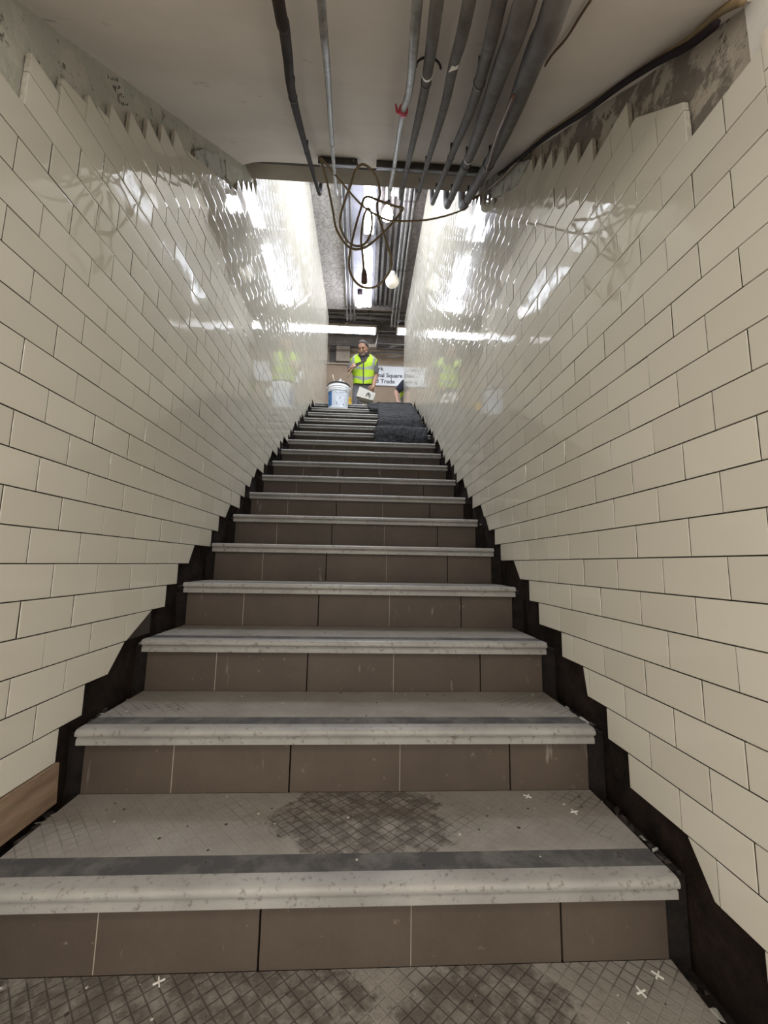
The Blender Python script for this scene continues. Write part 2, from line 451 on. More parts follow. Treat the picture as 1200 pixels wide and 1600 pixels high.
wall_left = tile_wall('wall_left', -1, XL, 0.610, 0.10, band_left, BACK_L, 'left stairway wall of glossy cream running-bond tiles, stepped along the stairs')
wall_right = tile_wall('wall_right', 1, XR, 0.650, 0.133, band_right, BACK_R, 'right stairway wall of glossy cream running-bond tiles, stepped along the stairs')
# solid masonry behind both walls
for sd, wl in ((-1, wall_left), (1, wall_right)):
    b = MB()
    xa, xb = sd*0.772, sd*0.90
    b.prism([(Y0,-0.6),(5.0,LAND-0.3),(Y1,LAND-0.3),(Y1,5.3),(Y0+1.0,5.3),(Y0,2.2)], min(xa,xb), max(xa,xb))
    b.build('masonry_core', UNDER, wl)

# plaster left on the wall between tiles and ceiling
def slab(pts, x0, x1, name, m, parent):
    mb = MB(); mb.prism(pts, min(x0,x1), max(x0,x1)); return mb.build(name, m, parent)
slab([(0.70,2.40),(0.774,2.50),(0.93,2.655),(1.02,2.70),(1.04,2.66),(1.007,2.59),(0.90,2.48),(0.80,2.405),(0.716,2.36)], -0.7365, -0.75, 'plaster_patch', PLASTER, wall_left)
slab([(1.03,2.735),(1.14,2.82),(1.22,2.90),(1.30,2.98),(1.30,2.86),(1.20,2.78),(1.13,2.70),(1.06,2.66)], -0.738, -0.75, 'plaster_patch', BACK_L, wall_left)
slab([(0.66,2.42),(0.80,2.56),(0.95,2.70),(1.16,2.86),(1.16,2.74),(0.98,2.58),(0.80,2.44)], 0.735, 0.75, 'plaster_patch', PLASTER, wall_right)
# pencilled figures on the bare plaster, too faint to read
ink = MB(); rr = random.Random(3)
for row in range(4):
    y0, z0 = 0.168+0.022*row, 2.030-0.001*row
    for ch in range(4 if row else 5):
        yb = y0+0.0085*ch; zb = z0+0.0100*ch
        pts = [(-0.7385, yb+rr.uniform(0,0.008), zb+rr.uniform(-0.006,0.006)) for _ in range(4)]
        ink.tube(pts, 0.0009, 4, smooth=3)
ink.build('pencil_scribble', INK, wall_left)

# ------------------------------------------------------------------ low ceiling and its end
g = MB(); nx = 28
ysr = [-0.27+0.06*i for i in range(31)]
ysr = [y for y in ysr if y < 1.30]+[1.30]
for y in ysr:
    for i in range(nx+1):
        x = -0.80+1.60*i/nx; g.v.append((x, y, S(x, y)))
for a in range(len(ysr)-1):
    for i in range(nx): g.f.append((a*(nx+1)+i, a*(nx+1)+i+1, (a+1)*(nx+1)+i+1, (a+1)*(nx+1)+i)); g.m.append(0)
ceiling = structure(g.build('ceiling', CEIL, smooth=True), 'low sloping plaster ceiling over the lower steps, carrying the conduits', 'ceiling')
b = MB(); zc = S(0, 1.30)
b.prism([(1.312, zc+0.006),(1.475, zc+0.062),(1.475, zc+0.30),(1.312, zc+0.30)], -0.80, 0.80)
b.build('ceiling_lip', SOFFIT, ceiling)
b = MB(); b.prism([(1.288, zc-0.004),(1.318, zc+0.004),(1.318, zc+0.03),(1.288, zc+0.03)], -0.76, 0.76); b.build('ceiling_seam', DARK, ceiling)
b = MB(); b.box(-0.90, 0.90, 1.36, 1.48, zc+0.10, 5.45)
structure(b.build('wall_header', CONC_S))
b = MB(); b.prism([(-0.27, S(0,-0.27)+0.03),(1.36, zc+0.10),(1.36, zc+0.22),(-0.27, S(0,-0.27)+0.2)], -0.9, 0.9); b.build('slab_core', UNDER, ceiling)

# ------------------------------------------------------------------ lower passage behind the camera
structure(MB().box(-3, 3, -4.6, -0.20, -0.45, -0.356).build('floor_passage', noisy('pale_passage_floor', (0.50,0.47,0.43), (0.40,0.37,0.33), 5, 0.7, 0.1)))
structure(MB().box(-3, 3, -4.6, -0.268, 1.704, 1.80).build('ceiling_passage', CEIL))
structure(MB().box(-3.1, -0.92, -0.36, -0.29, -0.45, 1.75).build('wall_passage_left', CEIL))
WHITEP = noisy('white_pitted_plaster', (0.72,0.70,0.66), (0.05,0.045,0.04), 42, 0.8, 0.2, lo=0.66, hi=0.70)
structure(MB().box(0.762, 3.1, Y0-0.02, Y0+0.03, -0.45, 1.76).build('wall_passage_right', WHITEP))

# ------------------------------------------------------------------ stair base, landing, upper hall shell
b = MB()
prof = [(-0.282+0.06, -0.20-RISE)]
for i in range(-1, 17):
    yn = i*RUN+OV+0.015
    prof += [(yn, i*RISE-0.032-(RISE if True else 0)), (yn, i*RISE-0.032)]
prof += [(Y1, LAND-0.035), (Y1, LAND-0.5), (4.6, LAND-0.5), (0.0, -0.75), (-0.22, -0.75)]
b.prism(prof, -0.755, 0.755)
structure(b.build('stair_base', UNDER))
b = MB(); b.box(-4, 4, 4.80, 8.6, LAND-0.06, LAND)
floor_landing = structure(b.build('floor_landing', FLOOR))

b = MB(); b.box(-0.90, 0.90, 1.48, 5.90, 5.25, 5.45)
ceiling_upper = structure(b.build('ceiling_upper', CONC_S), 'horizontal concrete ceiling over the upper flight, between the tiled walls', 'ceiling')
MB().box(-0.76, -0.36, 1.50, 5.88, CZ-0.015, 5.26).build('concrete_band', CONC, ceiling_upper)
MB().box(0.585, 0.76, 1.50, 5.85, CZ-0.03, 5.26).build('concrete_band', CONC_D, ceiling_upper)
MB().box(0.10, 0.40, 1.50, 5.75, CZ+0.005, 5.26).build('dark_recess', CONC_D, ceiling_upper)
for x in (0.14, 0.215, 0.30, 0.375):
    MB().box(x-0.018, x+0.018, 1.5, 5.72, CZ-0.035, CZ+0.01).build('steel_rib', DARK, ceiling_upper)
# far hall: higher dark ceiling, back wall, flank walls
structure(MB().box(-4, 4, 5.90, 8.6, 6.15, 6.3).build('ceiling_hall', HALL_C))
structure(MB().box(-4, 4, 5.86, 5.92, 5.24, 6.2).build('wall_hall_front', HALL_C))
wall_back = structure(MB().box(-4, 4, 7.75, 7.9, LAND-0.1, 6.2).build('wall_back', BACKWALL), 'beige brown back wall of the upper hall, behind the workers', 'wall')
MB().box(-4, 4, 7.60, 7.76, 5.52, 6.16).build('soffit_beam', HALL_C, wall_back)
MB().box(-0.70, -0.39, 7.66, 7.76, 5.16, 5.54).build('capital_block', SOFFIT, wall_back)
MB().box(-0.86, -0.70, 7.72, 7.76, 5.13, 5.50).build('dark_niche', DARK, wall_back)
MB().box(-4, 4, 7.70, 7.76, 5.10, 5.135).build('wall_moulding', SOFFIT, wall_back)
structure(MB().box(-4.1, -4, 5.9, 8.6, LAND, 6.2).build('wall_hall_left', BACKWALL))
structure(MB().box(4, 4.1, 5.9, 8.6, LAND, 6.2).build('wall_hall_right', BACKWALL))

# ------------------------------------------------------------------ steps: one built, the rest copied
NOSE_P = [(0.040,0.0),(0.012,0.0),(0.005,-0.002),(0.001,-0.007),(0.0,-0.012),(0.002,-0.017),(0.009,-0.0195),(0.013,-0.022),(0.011,-0.025),(0.008,-0.027),(0.008,-0.041),(0.012,-0.042),(0.040,-0.042)]
def make_step():
    r = empty('stair_step')
    b = MB(); b.box(-HW, HW, 0.092, RUN+OV-0.001, -0.03, 0.0); b.build('tread', TREAD, r)
    b = MB(); b.box(-HW, HW, 0.040, 0.092, -0.03, -0.0006); b.build('grip_strip', GRIP, r)
    b = MB(); b.prism(NOSE_P, -HW, HW); b.build('nosing', NOSE, r, auto=40)
    b = MB(); xs = [-HW+0.003, -0.461, -0.145, 0.159, 0.471, HW-0.003]; gp = (0.0012, 0.0022, 0.0008, 0.0022)
    for i in range(5):
        xa = xs[i]+(gp[i-1] if i else 0); xb = xs[i+1]-(gp[i] if i < 4 else 0)
        b.box(xa, xb, OV, OV+0.014, -RISE+0.0005, -0.041)
    for i in (1, 3):
        b.box(xs[i]-0.0011, xs[i]+0.0011, OV+0.0006, OV+0.010, -RISE+0.0005, -0.041, 1)
    b.build('riser', [RISER, PALE_JOINT], r)
    return r
G_ST = 'steps of the tiled staircase'
ordw = ['bottom', 'second', 'third', 'fourth', 'fifth', 'sixth', 'seventh', 'eighth', 'ninth', 'tenth', 'eleventh', 'twelfth', 'thirteenth', 'fourteenth', 'fifteenth', 'sixteenth']
step0 = make_step()
for n_, i in enumerate(range(-1, 17)):
    st = step0 if n_ == 0 else copy_tree(step0)
    st.location = (0, i*RUN, i*RISE)
    for c_ in st.children:
        if c_.name.startswith('tread'):
            c_.material_slots[0].link = 'OBJECT'; c_.material_slots[0].material = TREAD_LOW if i < 0 else TREAD_MID if i == 0 else TREAD
    if i == -1: lb = 'lowest stair tread in view, dirty crosshatched surface at the foot of the stairs'
    elif i == 0: lb = 'second step from the bottom, wide crosshatched tread with a dark wet-looking stain in the middle'
    elif i == 1: lb = 'third step from the bottom, pale dusty tread with a thin dark grip strip'
    elif i == 2: lb = 'fourth step from the bottom, narrow grey tread just visible above its brown riser'
    elif i == 15: lb = 'brown stair step just below the landing, carrying the white bucket'
    elif i == 16: lb = 'top stair step with worn pale nosing at the edge of the landing'
    elif i == 13: lb = 'third step below the landing, at the lower edge of the uppermost black blanket'
    elif i == 14: lb = 'second step below the landing, its right half under the uppermost black blanket'
    elif i == 12: lb = 'fourth step below the landing, its right half under the middle black blanket'
    elif i == 11: lb = 'fifth step below the landing, its right half under the lowest black blanket'
    elif i == 10: lb = 'bare stair step whose tread carries the bottom edge of the lowest black blanket'
    else: lb = 'bare stair step with brown riser and pale nosing, %s from the bottom' % ordw[n_]
    tag(st, lb, 'step', G_ST)

# landing strip behind the top nosing
structure(MB().box(-0.745, 0.72, 16*RUN+RUN+OV-0.001, 4.90, LAND-0.05, LAND-0.0005).build('floor_landing_edge', FLOOR))

# rubble lying in the gaps between the steps and the walls
def rubble(name, side, label):
    rb = MB(); rr = random.Random(21+side)
    for i in range(-1, 16):
        for _ in range(26 if i < 4 else 9):
            y = i*RUN+rr.uniform(0.05, RUN+0.02); x = side*rr.uniform(0.706, 0.738); z = i*RISE-0.026
            s_ = rr.uniform(0.004, 0.013)
            v = [(x+rr.uniform(-s_,s_), y+rr.uniform(-s_,s_)*1.4, z+rr.uniform(0, s_*1.3)) for _ in range(7)]
            bm = bmesh.new(); vs = [bm.verts.new(p) for p in v]
            try:
                res = bmesh.ops.convex_hull(bm, input=vs)
                bm.verts.ensure_lookup_table(); bm.verts.index_update()
                rb.add([p.co for p in bm.verts], [[q.index for q in f.verts] for f in bm.faces], rr.choice((0,0,0,1)))
            except Exception: pass
            bm.free()
    o = rb.build(name, [RUBBLE, PLASTER]); tag(o, label, 'rubble', kind='stuff'); return o
rubble('rubble', -1, 'loose masonry rubble in the gap between steps and left tiled wall')
rubble('rubble', 1, 'loose masonry rubble in the gap between steps and right tiled wall')
cr = MB(); rr = random.Random(8)
for i, n in ((-1, 26), (0, 46), (1, 26), (2, 14)):
    for _ in range(n):
        x = rr.uniform(-0.66, 0.66); y = i*RUN+rr.uniform(0.05 if i >= 0 else 0.2, RUN+0.03); z = i*RISE; s_ = rr.uniform(0.0010, 0.0036)
        a = rr.uniform(0, 3.14); c_, d_ = math.cos(a)*s_*rr.uniform(1,2.2), math.sin(a)*s_
        cr.add([(x-c_,y-d_,z),(x+d_,y-c_,z),(x+c_,y+d_,z),(x-d_,y+c_,z),(x,y,z+s_*0.7)], [(0,1,4),(1,2,4),(2,3,4),(3,0,4),(3,2,1,0)], rr.choice((0,1,1)))
tag(cr.build('debris', [CRUMB, RUBBLE]), 'tiny crumbs of mortar and grit scattered over the lowest treads', 'debris', kind='stuff')

# white cross-shaped tile spacers dropped on the two lowest treads
def spacer():
    b = MB(); L, w_, t = 0.0105, 0.0012, 0.002
    b.box(-L, L, -w_, w_, 0, t); b.box(-w_, w_, -L, L, 0, t*0.99); return b.build('tile_spacer', SPACER)
sp0 = spacer()
for i, (x, y, z, a, lb) in enumerate([
    (-0.327, 0.028, -RISE, 0.5, 'white tile spacer lying near the left end of the lowest tread'),
    (0.600, 0.225, 0, 0.2, 'white tile spacer near the right end of the second tread'),
    (0.507, 0.295, 0, 0.9, 'white tile spacer at the foot of the riser behind the second tread'),
    (0.648, 0.012, -RISE, 0.7, 'white tile spacer on the lowest tread, closest to the right gap'),
    (0.593, -0.018, -RISE, 0.3, 'white tile spacer on the lowest tread, a hand width in from the right gap')]):
    o = sp0 if i == 0 else sp0.copy()
    if i: C.objects.link(o)
    o.location = (x, y, z+0.0002); o.rotation_euler = (0, 0, a); tag(o, lb, 'tile spacer', 'tile spacers on the treads')

# plywood board under the lowest left tiles
b = MB(); b.prism([(-0.24,0.004),(0.28,0.004),(0.274,0.1035),(-0.24,0.1035)], -0.748, -0.724)
tag(b.build('plywood_board', WOOD), 'raw plywood board set below the lowest tiles of the left wall', 'board')

# ------------------------------------------------------------------ conduits on the low ceiling
PIPES = [
 (0.0122, PIPE_B, [(-0.134,-0.30,1.62),(-0.14,-0.235,1.673),(-0.146,-0.169,1.726),(-0.165,-0.047,1.824),(-0.203,0.189,2.024),(-0.277,0.863,2.606),(-0.311,1.484,3.045)], [0.18, 0.82], 'dark brown pipe, leftmost on the low ceiling'),
 (0.0088, GALV, [(-0.054,-0.30,1.62),(-0.059,-0.241,1.671),(-0.079,0.027,1.888),(-0.136,0.66,2.434),(-0.198,1.493,3.052)], [0.66, 1.08], 'thin galvanised conduit beside the dark brown pipe'),
 (0.0102, GALV, [(0.116,-0.32,1.60),(0.12,-0.263,1.652),(0.14,0.063,1.917),(0.137,0.261,2.088),(0.154,0.914,2.652),(0.154,1.484,3.048)], [0.97, 1.33], 'galvanised conduit with red tape wrapped around it'),
 (0.0128, PIPE_G, [(0.149,-0.33,1.59),(0.155,-0.27,1.644),(0.171,-0.086,1.792),(0.188,0.182,2.017),(0.229,1.077,2.79),(0.235,1.486,3.046)], [0.02, 0.97, 1.33], 'grey pipe just to the right of the red-taped conduit'),
 (0.0128, PIPE_G, [(0.206,-0.33,1.59),(0.213,-0.275,1.64),(0.232,-0.062,1.811),(0.261,0.21,2.042),(0.318,0.912,2.647),(0.342,1.488,3.046)], [0.97, 1.33], 'grey pipe with a torn white label, fifth from the left'),
 (0.0142, PIPE_G, [(0.256,-0.34,1.58),(0.266,-0.283,1.633),(0.299,-0.096,1.782),(0.345,0.212,2.042),(0.396,0.685,2.449),(0.453,1.505,3.047)], [0.00, 0.72, 1.34], 'grey pipe left of the two thick pipes'),
 (0.021, PIPE_G, [(0.296,-0.35,1.565),(0.307,-0.296,1.615),(0.342,-0.079,1.789),(0.389,0.187,2.013),(0.473,0.682,2.437),(0.553,1.505,3.034)], [0.77, 1.34], 'thick grey pipe with a bright joint ring'),
 (0.0245, PIPE_G, [(0.348,-0.36,1.555),(0.36,-0.305,1.604),(0.391,-0.154,1.725),(0.464,0.164,1.989),(0.57,0.677,2.427),(0.657,1.487,3.013)], [0.72, 1.34], 'thickest grey pipe, closest to the right wall'),
]
def at_y(P, y):
    for a, c in zip(P, P[1:]):
        if a.y <= y <= c.y:
            t = (y-a.y)/(c.y-a.y); return a.lerp(c, t), (c-a).normalized()
    return P[-1], (P[-1]-P[-2]).normalized()
def ring(mb, p, t, r, w, n=16, mi=0):
    mb.tube([p-t*w/2, p+t*w/2], r, n, mi)
for r, m, pts, straps, lb in PIPES:
    p0_, p1_ = Vector(pts[0]), Vector(pts[1]); dv = p1_-p0_
    P = spline([Vector((p0_.x-0.03*dv.x/abs(dv.x)-0.25*dv.x, -1.9, 1.704-r-0.045)), Vector((p0_.x-0.2*dv.x, -0.62, 1.704-r-0.055))] + [Vector(p) for p in pts[1:]], 6)
    e = P[-1]; P2 = P + [e+Vector((0.001,0.030,0.018)), e+Vector((0.002,0.055,0.05)), e+Vector((0.002,0.065,0.10)), e+Vector((0.002,0.066,0.30))]
    o = MB().tube(P2, r, 14).build('conduit_pipe', m, smooth=False, auto=50)
    tag(o, lb, 'pipe', 'conduits along the low ceiling')
    for y in straps:
        p, t = at_y(P, y); mb = MB(); ring(mb, p, t, r*1.12, 0.007)
        up_ = Vector((0,0,1)) - t*t.z; up_.normalize()
        mb.tube([p+up_*r*0.8, p+up_*(r+0.043)], 0.006, 8)
        mb.build('pipe_strap', STRAP, o)
    if 'bright joint' in lb:
        p, t = at_y(P, 0.69); mb = MB(); ring(mb, p, t, r*1.06, 0.006); mb.build('joint_ring', WHITE, o)
    if 'torn white' in lb:
        p, t = at_y(P, -0.10); mb = MB()
        mb.add([p+Vector((0.000,-0.012,-r-0.002)), p+Vector((0.011,-0.02,-r+0.002)), p+Vector((0.008,0.012,-r+0.003)), p+Vector((-0.012,0.022,-r+0.006))], [(0,1,2,3)]); mb.build('torn_label', WHITE, o)
    if 'to the right of' in lb:
        p, t = at_y(P, -0.02); mb = MB(); ring(mb, p, t, r*1.08, 0.010); mb.build('white_collar', WHITE, o)
        p, t = at_y(P, -0.06); mb = MB()
        mb.tube([p+Vector((0.030*math.cos(a), 0.004, 0.030*math.sin(a)-0.002)) for a in [i*math.pi/10 for i in range(11)]], 0.0028, 6); mb.build('open_strap', STRAP, o)
    if 'red tape' in lb:
        p, t = at_y(P, 0.228); mb = MB(); ring(mb, p, t, r*1.5, 0.020); ring(mb, p+t*0.012+Vector((0.002,0,0)), t, r*1.28, 0.03); ring(mb, p-t*0.012-Vector((0.002,0,0)), t, r*1.32, 0.02)
        mb.tube([p+Vector((-0.008,0,-0.008)), p+Vector((-0.020,-0.006,-0.012)), p+Vector((-0.026,-0.02,-0.002))], [0.006,0.005,0.002], 6)
        tape = mb.build('red_tape', RED)
        tag(tape, 'scrap of red tape wound round the galvanised conduit', 'tape')

# slotted steel channels carrying the pipes at the ceiling seam
for (x0, x1, lb) in ((-0.262, -0.045, 'short dark steel channel at the ceiling end, crossed by the thin conduit'), (0.062, 0.70, 'long dark steel channel at the ceiling end, behind the grey pipes')):
    r_ = empty('steel_channel', (0,0,0))
    za = S(0,1.09); zb_ = S(0,1.19); dp = 0.040
    b = MB(); b.prism([(1.088,za-dp),(1.094,za-dp),(1.094,za+0.004),(1.088,za)], x0, x1); b.build('channel_face', PIPE_G, r_)
    b = MB(); b.prism([(1.094,za-dp),(1.19,zb_-dp),(1.19,zb_-dp+0.004),(1.094,za-dp+0.004)], x0, x1); b.build('channel_web', DARK, r_)
    b = MB(); b.prism([(1.186,zb_-dp),(1.192,zb_-dp),(1.192,zb_),(1.186,zb_)], x0, x1); b.build('channel_back', DARK, r_)
    b = MB(); b.tube([(x1-0.02,1.078,za-0.030),(x1-0.02,1.078,za+0.004)], 0.006, 8); b.build('anchor_bolt', GALV, r_)
    tag(r_, lb, 'channel', 'steel channels at the ceiling end')

# ------------------------------------------------------------------ cables
COIL1 = [(-0.248,1.06,2.827),(-0.217,1.146,2.769),(-0.187,1.214,2.668),(-0.154,1.185,2.499),(-0.08,1.161,2.377),(-0.005,1.169,2.381),(0.07,1.199,2.468),(0.159,1.22,2.593),(0.22,1.208,2.673),(0.214,1.176,2.659),(0.174,1.16,2.648),(0.077,1.177,2.698),(0.006,1.202,2.741),(-0.025,1.22,2.669),(-0.059,1.199,2.489),(-0.078,1.169,2.293),(-0.056,1.162,2.193),(0.0,1.186,2.158),(0.076,1.214,2.186),(0.139,1.217,2.261),(0.161,1.19,2.325),(0.12,1.163,2.453),(0.082,1.166,2.581),(0.072,1.195,2.688),(0.087,1.194,2.768),(0.055,1.117,2.799),(-0.009,1.074,2.81),(-0.052,1.086,2.786),(-0.077,1.129,2.746),(-0.128,1.204,2.661),(-0.139,1.22,2.56),(-0.09,1.203,2.448),(-0.03,1.172,2.396),(0.019,1.16,2.417),(0.045,1.181,2.522),(0.038,1.212,2.651),(0.016,1.218,2.681),(-0.004,1.194,2.595),(-0.015,1.165,2.433),(-0.004,1.164,2.349),(0.008,1.191,2.247)]
COIL2 = [(-0.241,1.06,2.82),(-0.124,1.1,2.712),(-0.011,1.15,2.63),(0.105,1.18,2.588),(0.184,1.2,2.594),(0.348,1.25,2.656),(0.497,1.32,2.763),(0.635,1.42,2.913),(0.681,1.47,2.992)]
c1 = MB().tube(COIL1, 0.0065, 8, smooth=6).build('hanging_cable', CABLE, smooth=True)
tag(c1, 'brown electric cable hanging in several loops below the ceiling end', 'cable')
b = MB(); p = Vector(COIL1[-1])
b.tube([p+Vector((-0.003,0,0.03)), p+Vector((0,0,0.012)), p+Vector((0.001,0,-0.01)), p+Vector((0.002,0,-0.055)), p+Vector((0.002,0,-0.06))], [0.007,0.012,0.017,0.019,0.016], 12)
b.build('cable_plug', mat('brown_plug', (0.12, 0.075, 0.06), 0.5), c1, smooth=True)
tag(MB().tube(COIL2, 0.0055, 8, smooth=6).build('slack_cable', CABLE, smooth=True), 'brown cable sagging across from the looped cable to the right wall', 'cable')
BLK = [(0.715,-0.247,1.687),(0.715,-0.181,1.735),(0.715,-0.104,1.81),(0.715,0.016,1.917),(0.715,0.122,2.002),(0.715,0.214,2.075),(0.715,0.322,2.17),(0.715,0.472,2.297),(0.715,0.686,2.464),(0.715,0.975,2.689)]
tag(MB().tube(BLK, [0.004]+[0.0085]*50+[0.007]*4, 8, smooth=6).build('black_cable', CABLE_K, smooth=True), 'thick black cable following the top of the right wall', 'cable')
BRN = [(0.725,-0.286,1.673),(0.725,-0.244,1.718),(0.725,-0.199,1.747),(0.725,-0.161,1.773),(0.725,-0.093,1.832),(0.725,0.029,1.941),(0.722,0.136,2.033),(0.72,0.229,2.112),(0.72,0.34,2.205),(0.715,0.592,2.40),(0.725,1.004,2.687),(0.736,1.36,2.974),(0.678,1.37,2.945),(0.612,1.36,2.942)]
tag(MB().tube(BRN, 0.0075, 8, smooth=6).build('tan_cable', CABLE_T, smooth=True), 'tan cable running above the black cable to the thick pipes', 'cable')
tag(MB().tube([(0.459,-0.248,1.712),(0.463,-0.211,1.742),(0.473,-0.134,1.803),(0.472,-0.074,1.851),(0.478,-0.023,1.892)], 0.0028, 6, smooth=4).build('thin_wire', RUST, smooth=True), 'thin rust brown wire hanging on the ceiling right of the pipes', 'wire')
tag(MB().tube([(0.395,-0.02,1.80),(0.415,0.08,1.884),(0.465,0.309,2.081),(0.553,0.664,2.383),(0.686,1.251,2.871)], 0.0045, 6, smooth=5).build('pipe_wire', RUST, smooth=True), 'rust brown wire slung across the two thickest pipes', 'wire')

# ------------------------------------------------------------------ lamps of the upper hall
def strip_lamp(name, x, y0, y1, z, wd, lb, axis='y', hb=0.05):
    r_ = empty(name, ((x, (y0+y1)/2, z) if axis == 'y' else ((y0+y1)/2, x, z)))
    L = (y1-y0)/2
    if axis == 'y':
        MB().box(-wd*0.40, wd*0.40, -L-0.03, L+0.03, 0.026, 0.026+hb).build('lamp_housing', WHITE, r_)
        for q, dx in enumerate((-wd*0.30, wd*0.30)):
            MB().tube([(dx,-L,0),(dx,L,0)], wd*0.24, 12).build('fluorescent_tube', TUBE, r_, auto=50)
        for sgn in (-1, 1): MB().tube([(0,sgn*L*0.7,0.07),(0,sgn*L*0.7,5.25-z)], 0.008, 8).build('hanging_stem', DARK, r_)
        for sgn in (-1, 1): MB().box(-wd*0.5, wd*0.5, sgn*(L+0.014)-0.012, sgn*(L+0.014)+0.012, -0.012, 0.02).build('lamp_socket', WHITE, r_)
    else:
        MB().prism([(-0.075,0.012+hb),(0.075,0.012+hb),(0.11,0.012),(-0.11,0.012)], -L-0.03, L+0.03).build('lamp_housing', BEIGE_H, r_)
        for dy in (-0.055, 0.055):
            MB().tube([(-L,dy,-0.018),(L,dy,-0.018)], 0.022, 12).build('fluorescent_tube', TUBE_C, r_, auto=50)
        for sgn in (-1, 1): MB().box(sgn*(L+0.014)-0.012, sgn*(L+0.014)+0.012, -0.08, 0.08, -0.035, 0.02).build('lamp_socket', WHITE, r_)
    if axis != 'y':
        for sgn in (-1, 1): MB().tube([(sgn*L*0.8,0,0.07),(sgn*L*0.8,0,6.16-z)], 0.006, 6).build('hanging_stem', DARK, r_)
    tag(r_, lb, 'lamp', 'fluorescent strip lamps'); return r_
LZ = CZ-0.13
strip_lamp('strip_lamp', 0.003, 3.02, 4.02, LZ, 0.125, 'lit fluorescent strip seen behind the cable loops, right above the upper steps')
strip_lamp('strip_lamp', -0.005, 4.33, 5.57, LZ, 0.125, 'lit fluorescent strip at the far end of the ceiling beside the round globe')
strip_lamp('cross_lamp', 6.70, -1.10, 0.155, 5.32, 0.1, 'fluorescent strip hung crosswise in the hall above the man', axis='x', hb=0.07)
strip_lamp('cross_lamp', 6.70, 0.62, 1.85, 5.34, 0.1, 'fluorescent strip hung crosswise in the hall, cut off by the right wall', axis='x', hb=0.07)

def bulb(x, y, z, s, lb, grp):
    r_ = empty('light_bulb', (x, y, z))
    MB().lathe([(0.001,-0.062*s),(0.018*s,-0.059*s),(0.034*s,-0.042*s),(0.038*s,-0.02*s),(0.034*s,0.0),(0.022*s,0.025*s),(0.014*s,0.045*s)], 0, 0, 20).build('bulb_glass', BULB, r_, smooth=True)
    MB().lathe([(0.016*s,0.04*s),(0.02*s,0.05*s),(0.02*s,0.10*s),(0.012*s,0.115*s)], 0, 0, 14).build('bulb_socket', CABLE_K, r_, auto=40)
    MB().tube([(0,0,0.10*s),(0,0,5.24-z)], 0.006, 6).build('bulb_cord', CABLE_K, r_)
    tag(r_, lb, 'bulb', grp)
bulb(0.232, 3.66, 5.06, 1.9, 'bright bare bulb hanging beside the strip lamp and the cable loops', 'bare bulbs in the upper hall')
bulb(-0.137, 5.40, 5.06, 2.0, 'bright bare bulb at the far end of the ceiling, left of the strip lamp', 'bare bulbs in the upper hall')
gl = empty('globe_lamp', (0.381, 4.86, 5.03))
MB().lathe([(0.002,-0.105)]+[(0.105*math.cos(R(a)),0.105*math.sin(R(a))) for a in range(-80,75,10)]+[(0.03,0.103)], 0, 0, 28).build('globe', GLOBE, gl, smooth=True)
MB().lathe([(0.04,0.095),(0.045,0.11),(0.045,0.15),(0.03,0.16)], 0, 0, 18).build('globe_fitter', WHITE, gl, auto=40)
MB().tube([(0,0,0.15),(0,0,0.215)], 0.008, 8).build('globe_stem', DARK, gl)
tag(gl, 'unlit cream globe lamp under the far end of the upper ceiling', 'lamp')
# junction box with a cage beside the nearer bulb
jb = empty('junction_box', (0.30, 3.45, 5.17))
MB().box(-0.10, 0.10, -0.09, 0.09, 0.0, 0.07).build('box_body', GALV, jb)
for dx in (-0.06, 0.0, 0.06): MB().tube([(dx,-0.10,-0.01),(dx,0.10,-0.01)], 0.006, 8).build('box_bar', GALV, jb)
tag(jb, 'galvanised junction box on the ceiling beside the nearer bare bulb', 'box')
# conduits running along the upper ceiling
for x0, x1, ya, yb, r, m, lb in (
    (-0.325, -0.38, 1.6, 6.16, 0.016, GALV, 'leftmost thin conduit along the upper ceiling, beside the rough concrete band'),
    (-0.285, -0.315, 1.6, 6.16, 0.013, GALV, 'middle thin conduit of the left three along the upper ceiling'),
    (-0.235, -0.25, 1.6, 6.16, 0.018, PIPE_G, 'dark conduit along the upper ceiling, nearest of its three to the strip lamps'),
    (0.445, 0.463, 1.6, 6.30, 0.019, GALV, 'pale conduit along the upper ceiling, nearest the globe lamp'),
    (0.501, 0.518, 1.6, 6.30, 0.019, GALV, 'pale conduit along the upper ceiling, between two others'),
    (0.556, 0.575, 1.6, 6.30, 0.016, GALV, 'pale conduit along the upper ceiling, nearest the right wall')):
    o = MB().tube([(x0,ya,CZ-0.035),(x1,yb,CZ-0.035)], r, 10).build('ceiling_conduit', m, auto=50)
    tag(o, lb, 'pipe', 'conduits along the upper ceiling')
    for y in (2.4, 3.6, 4.8, 5.75):
        t = (y-ya)/(yb-ya); b = MB(); b.tube([(x0+(x1-x0)*t,y-0.012,CZ-0.035),(x0+(x1-x0)*t,y+0.012,CZ-0.035)], r*1.2, 10)
        b.box(x0+(x1-x0)*t-0.006, x0+(x1-x0)*t+0.006, y-0.01, y+0.01, CZ-0.035, 5.26); b.build('conduit_strap', DARK, o)
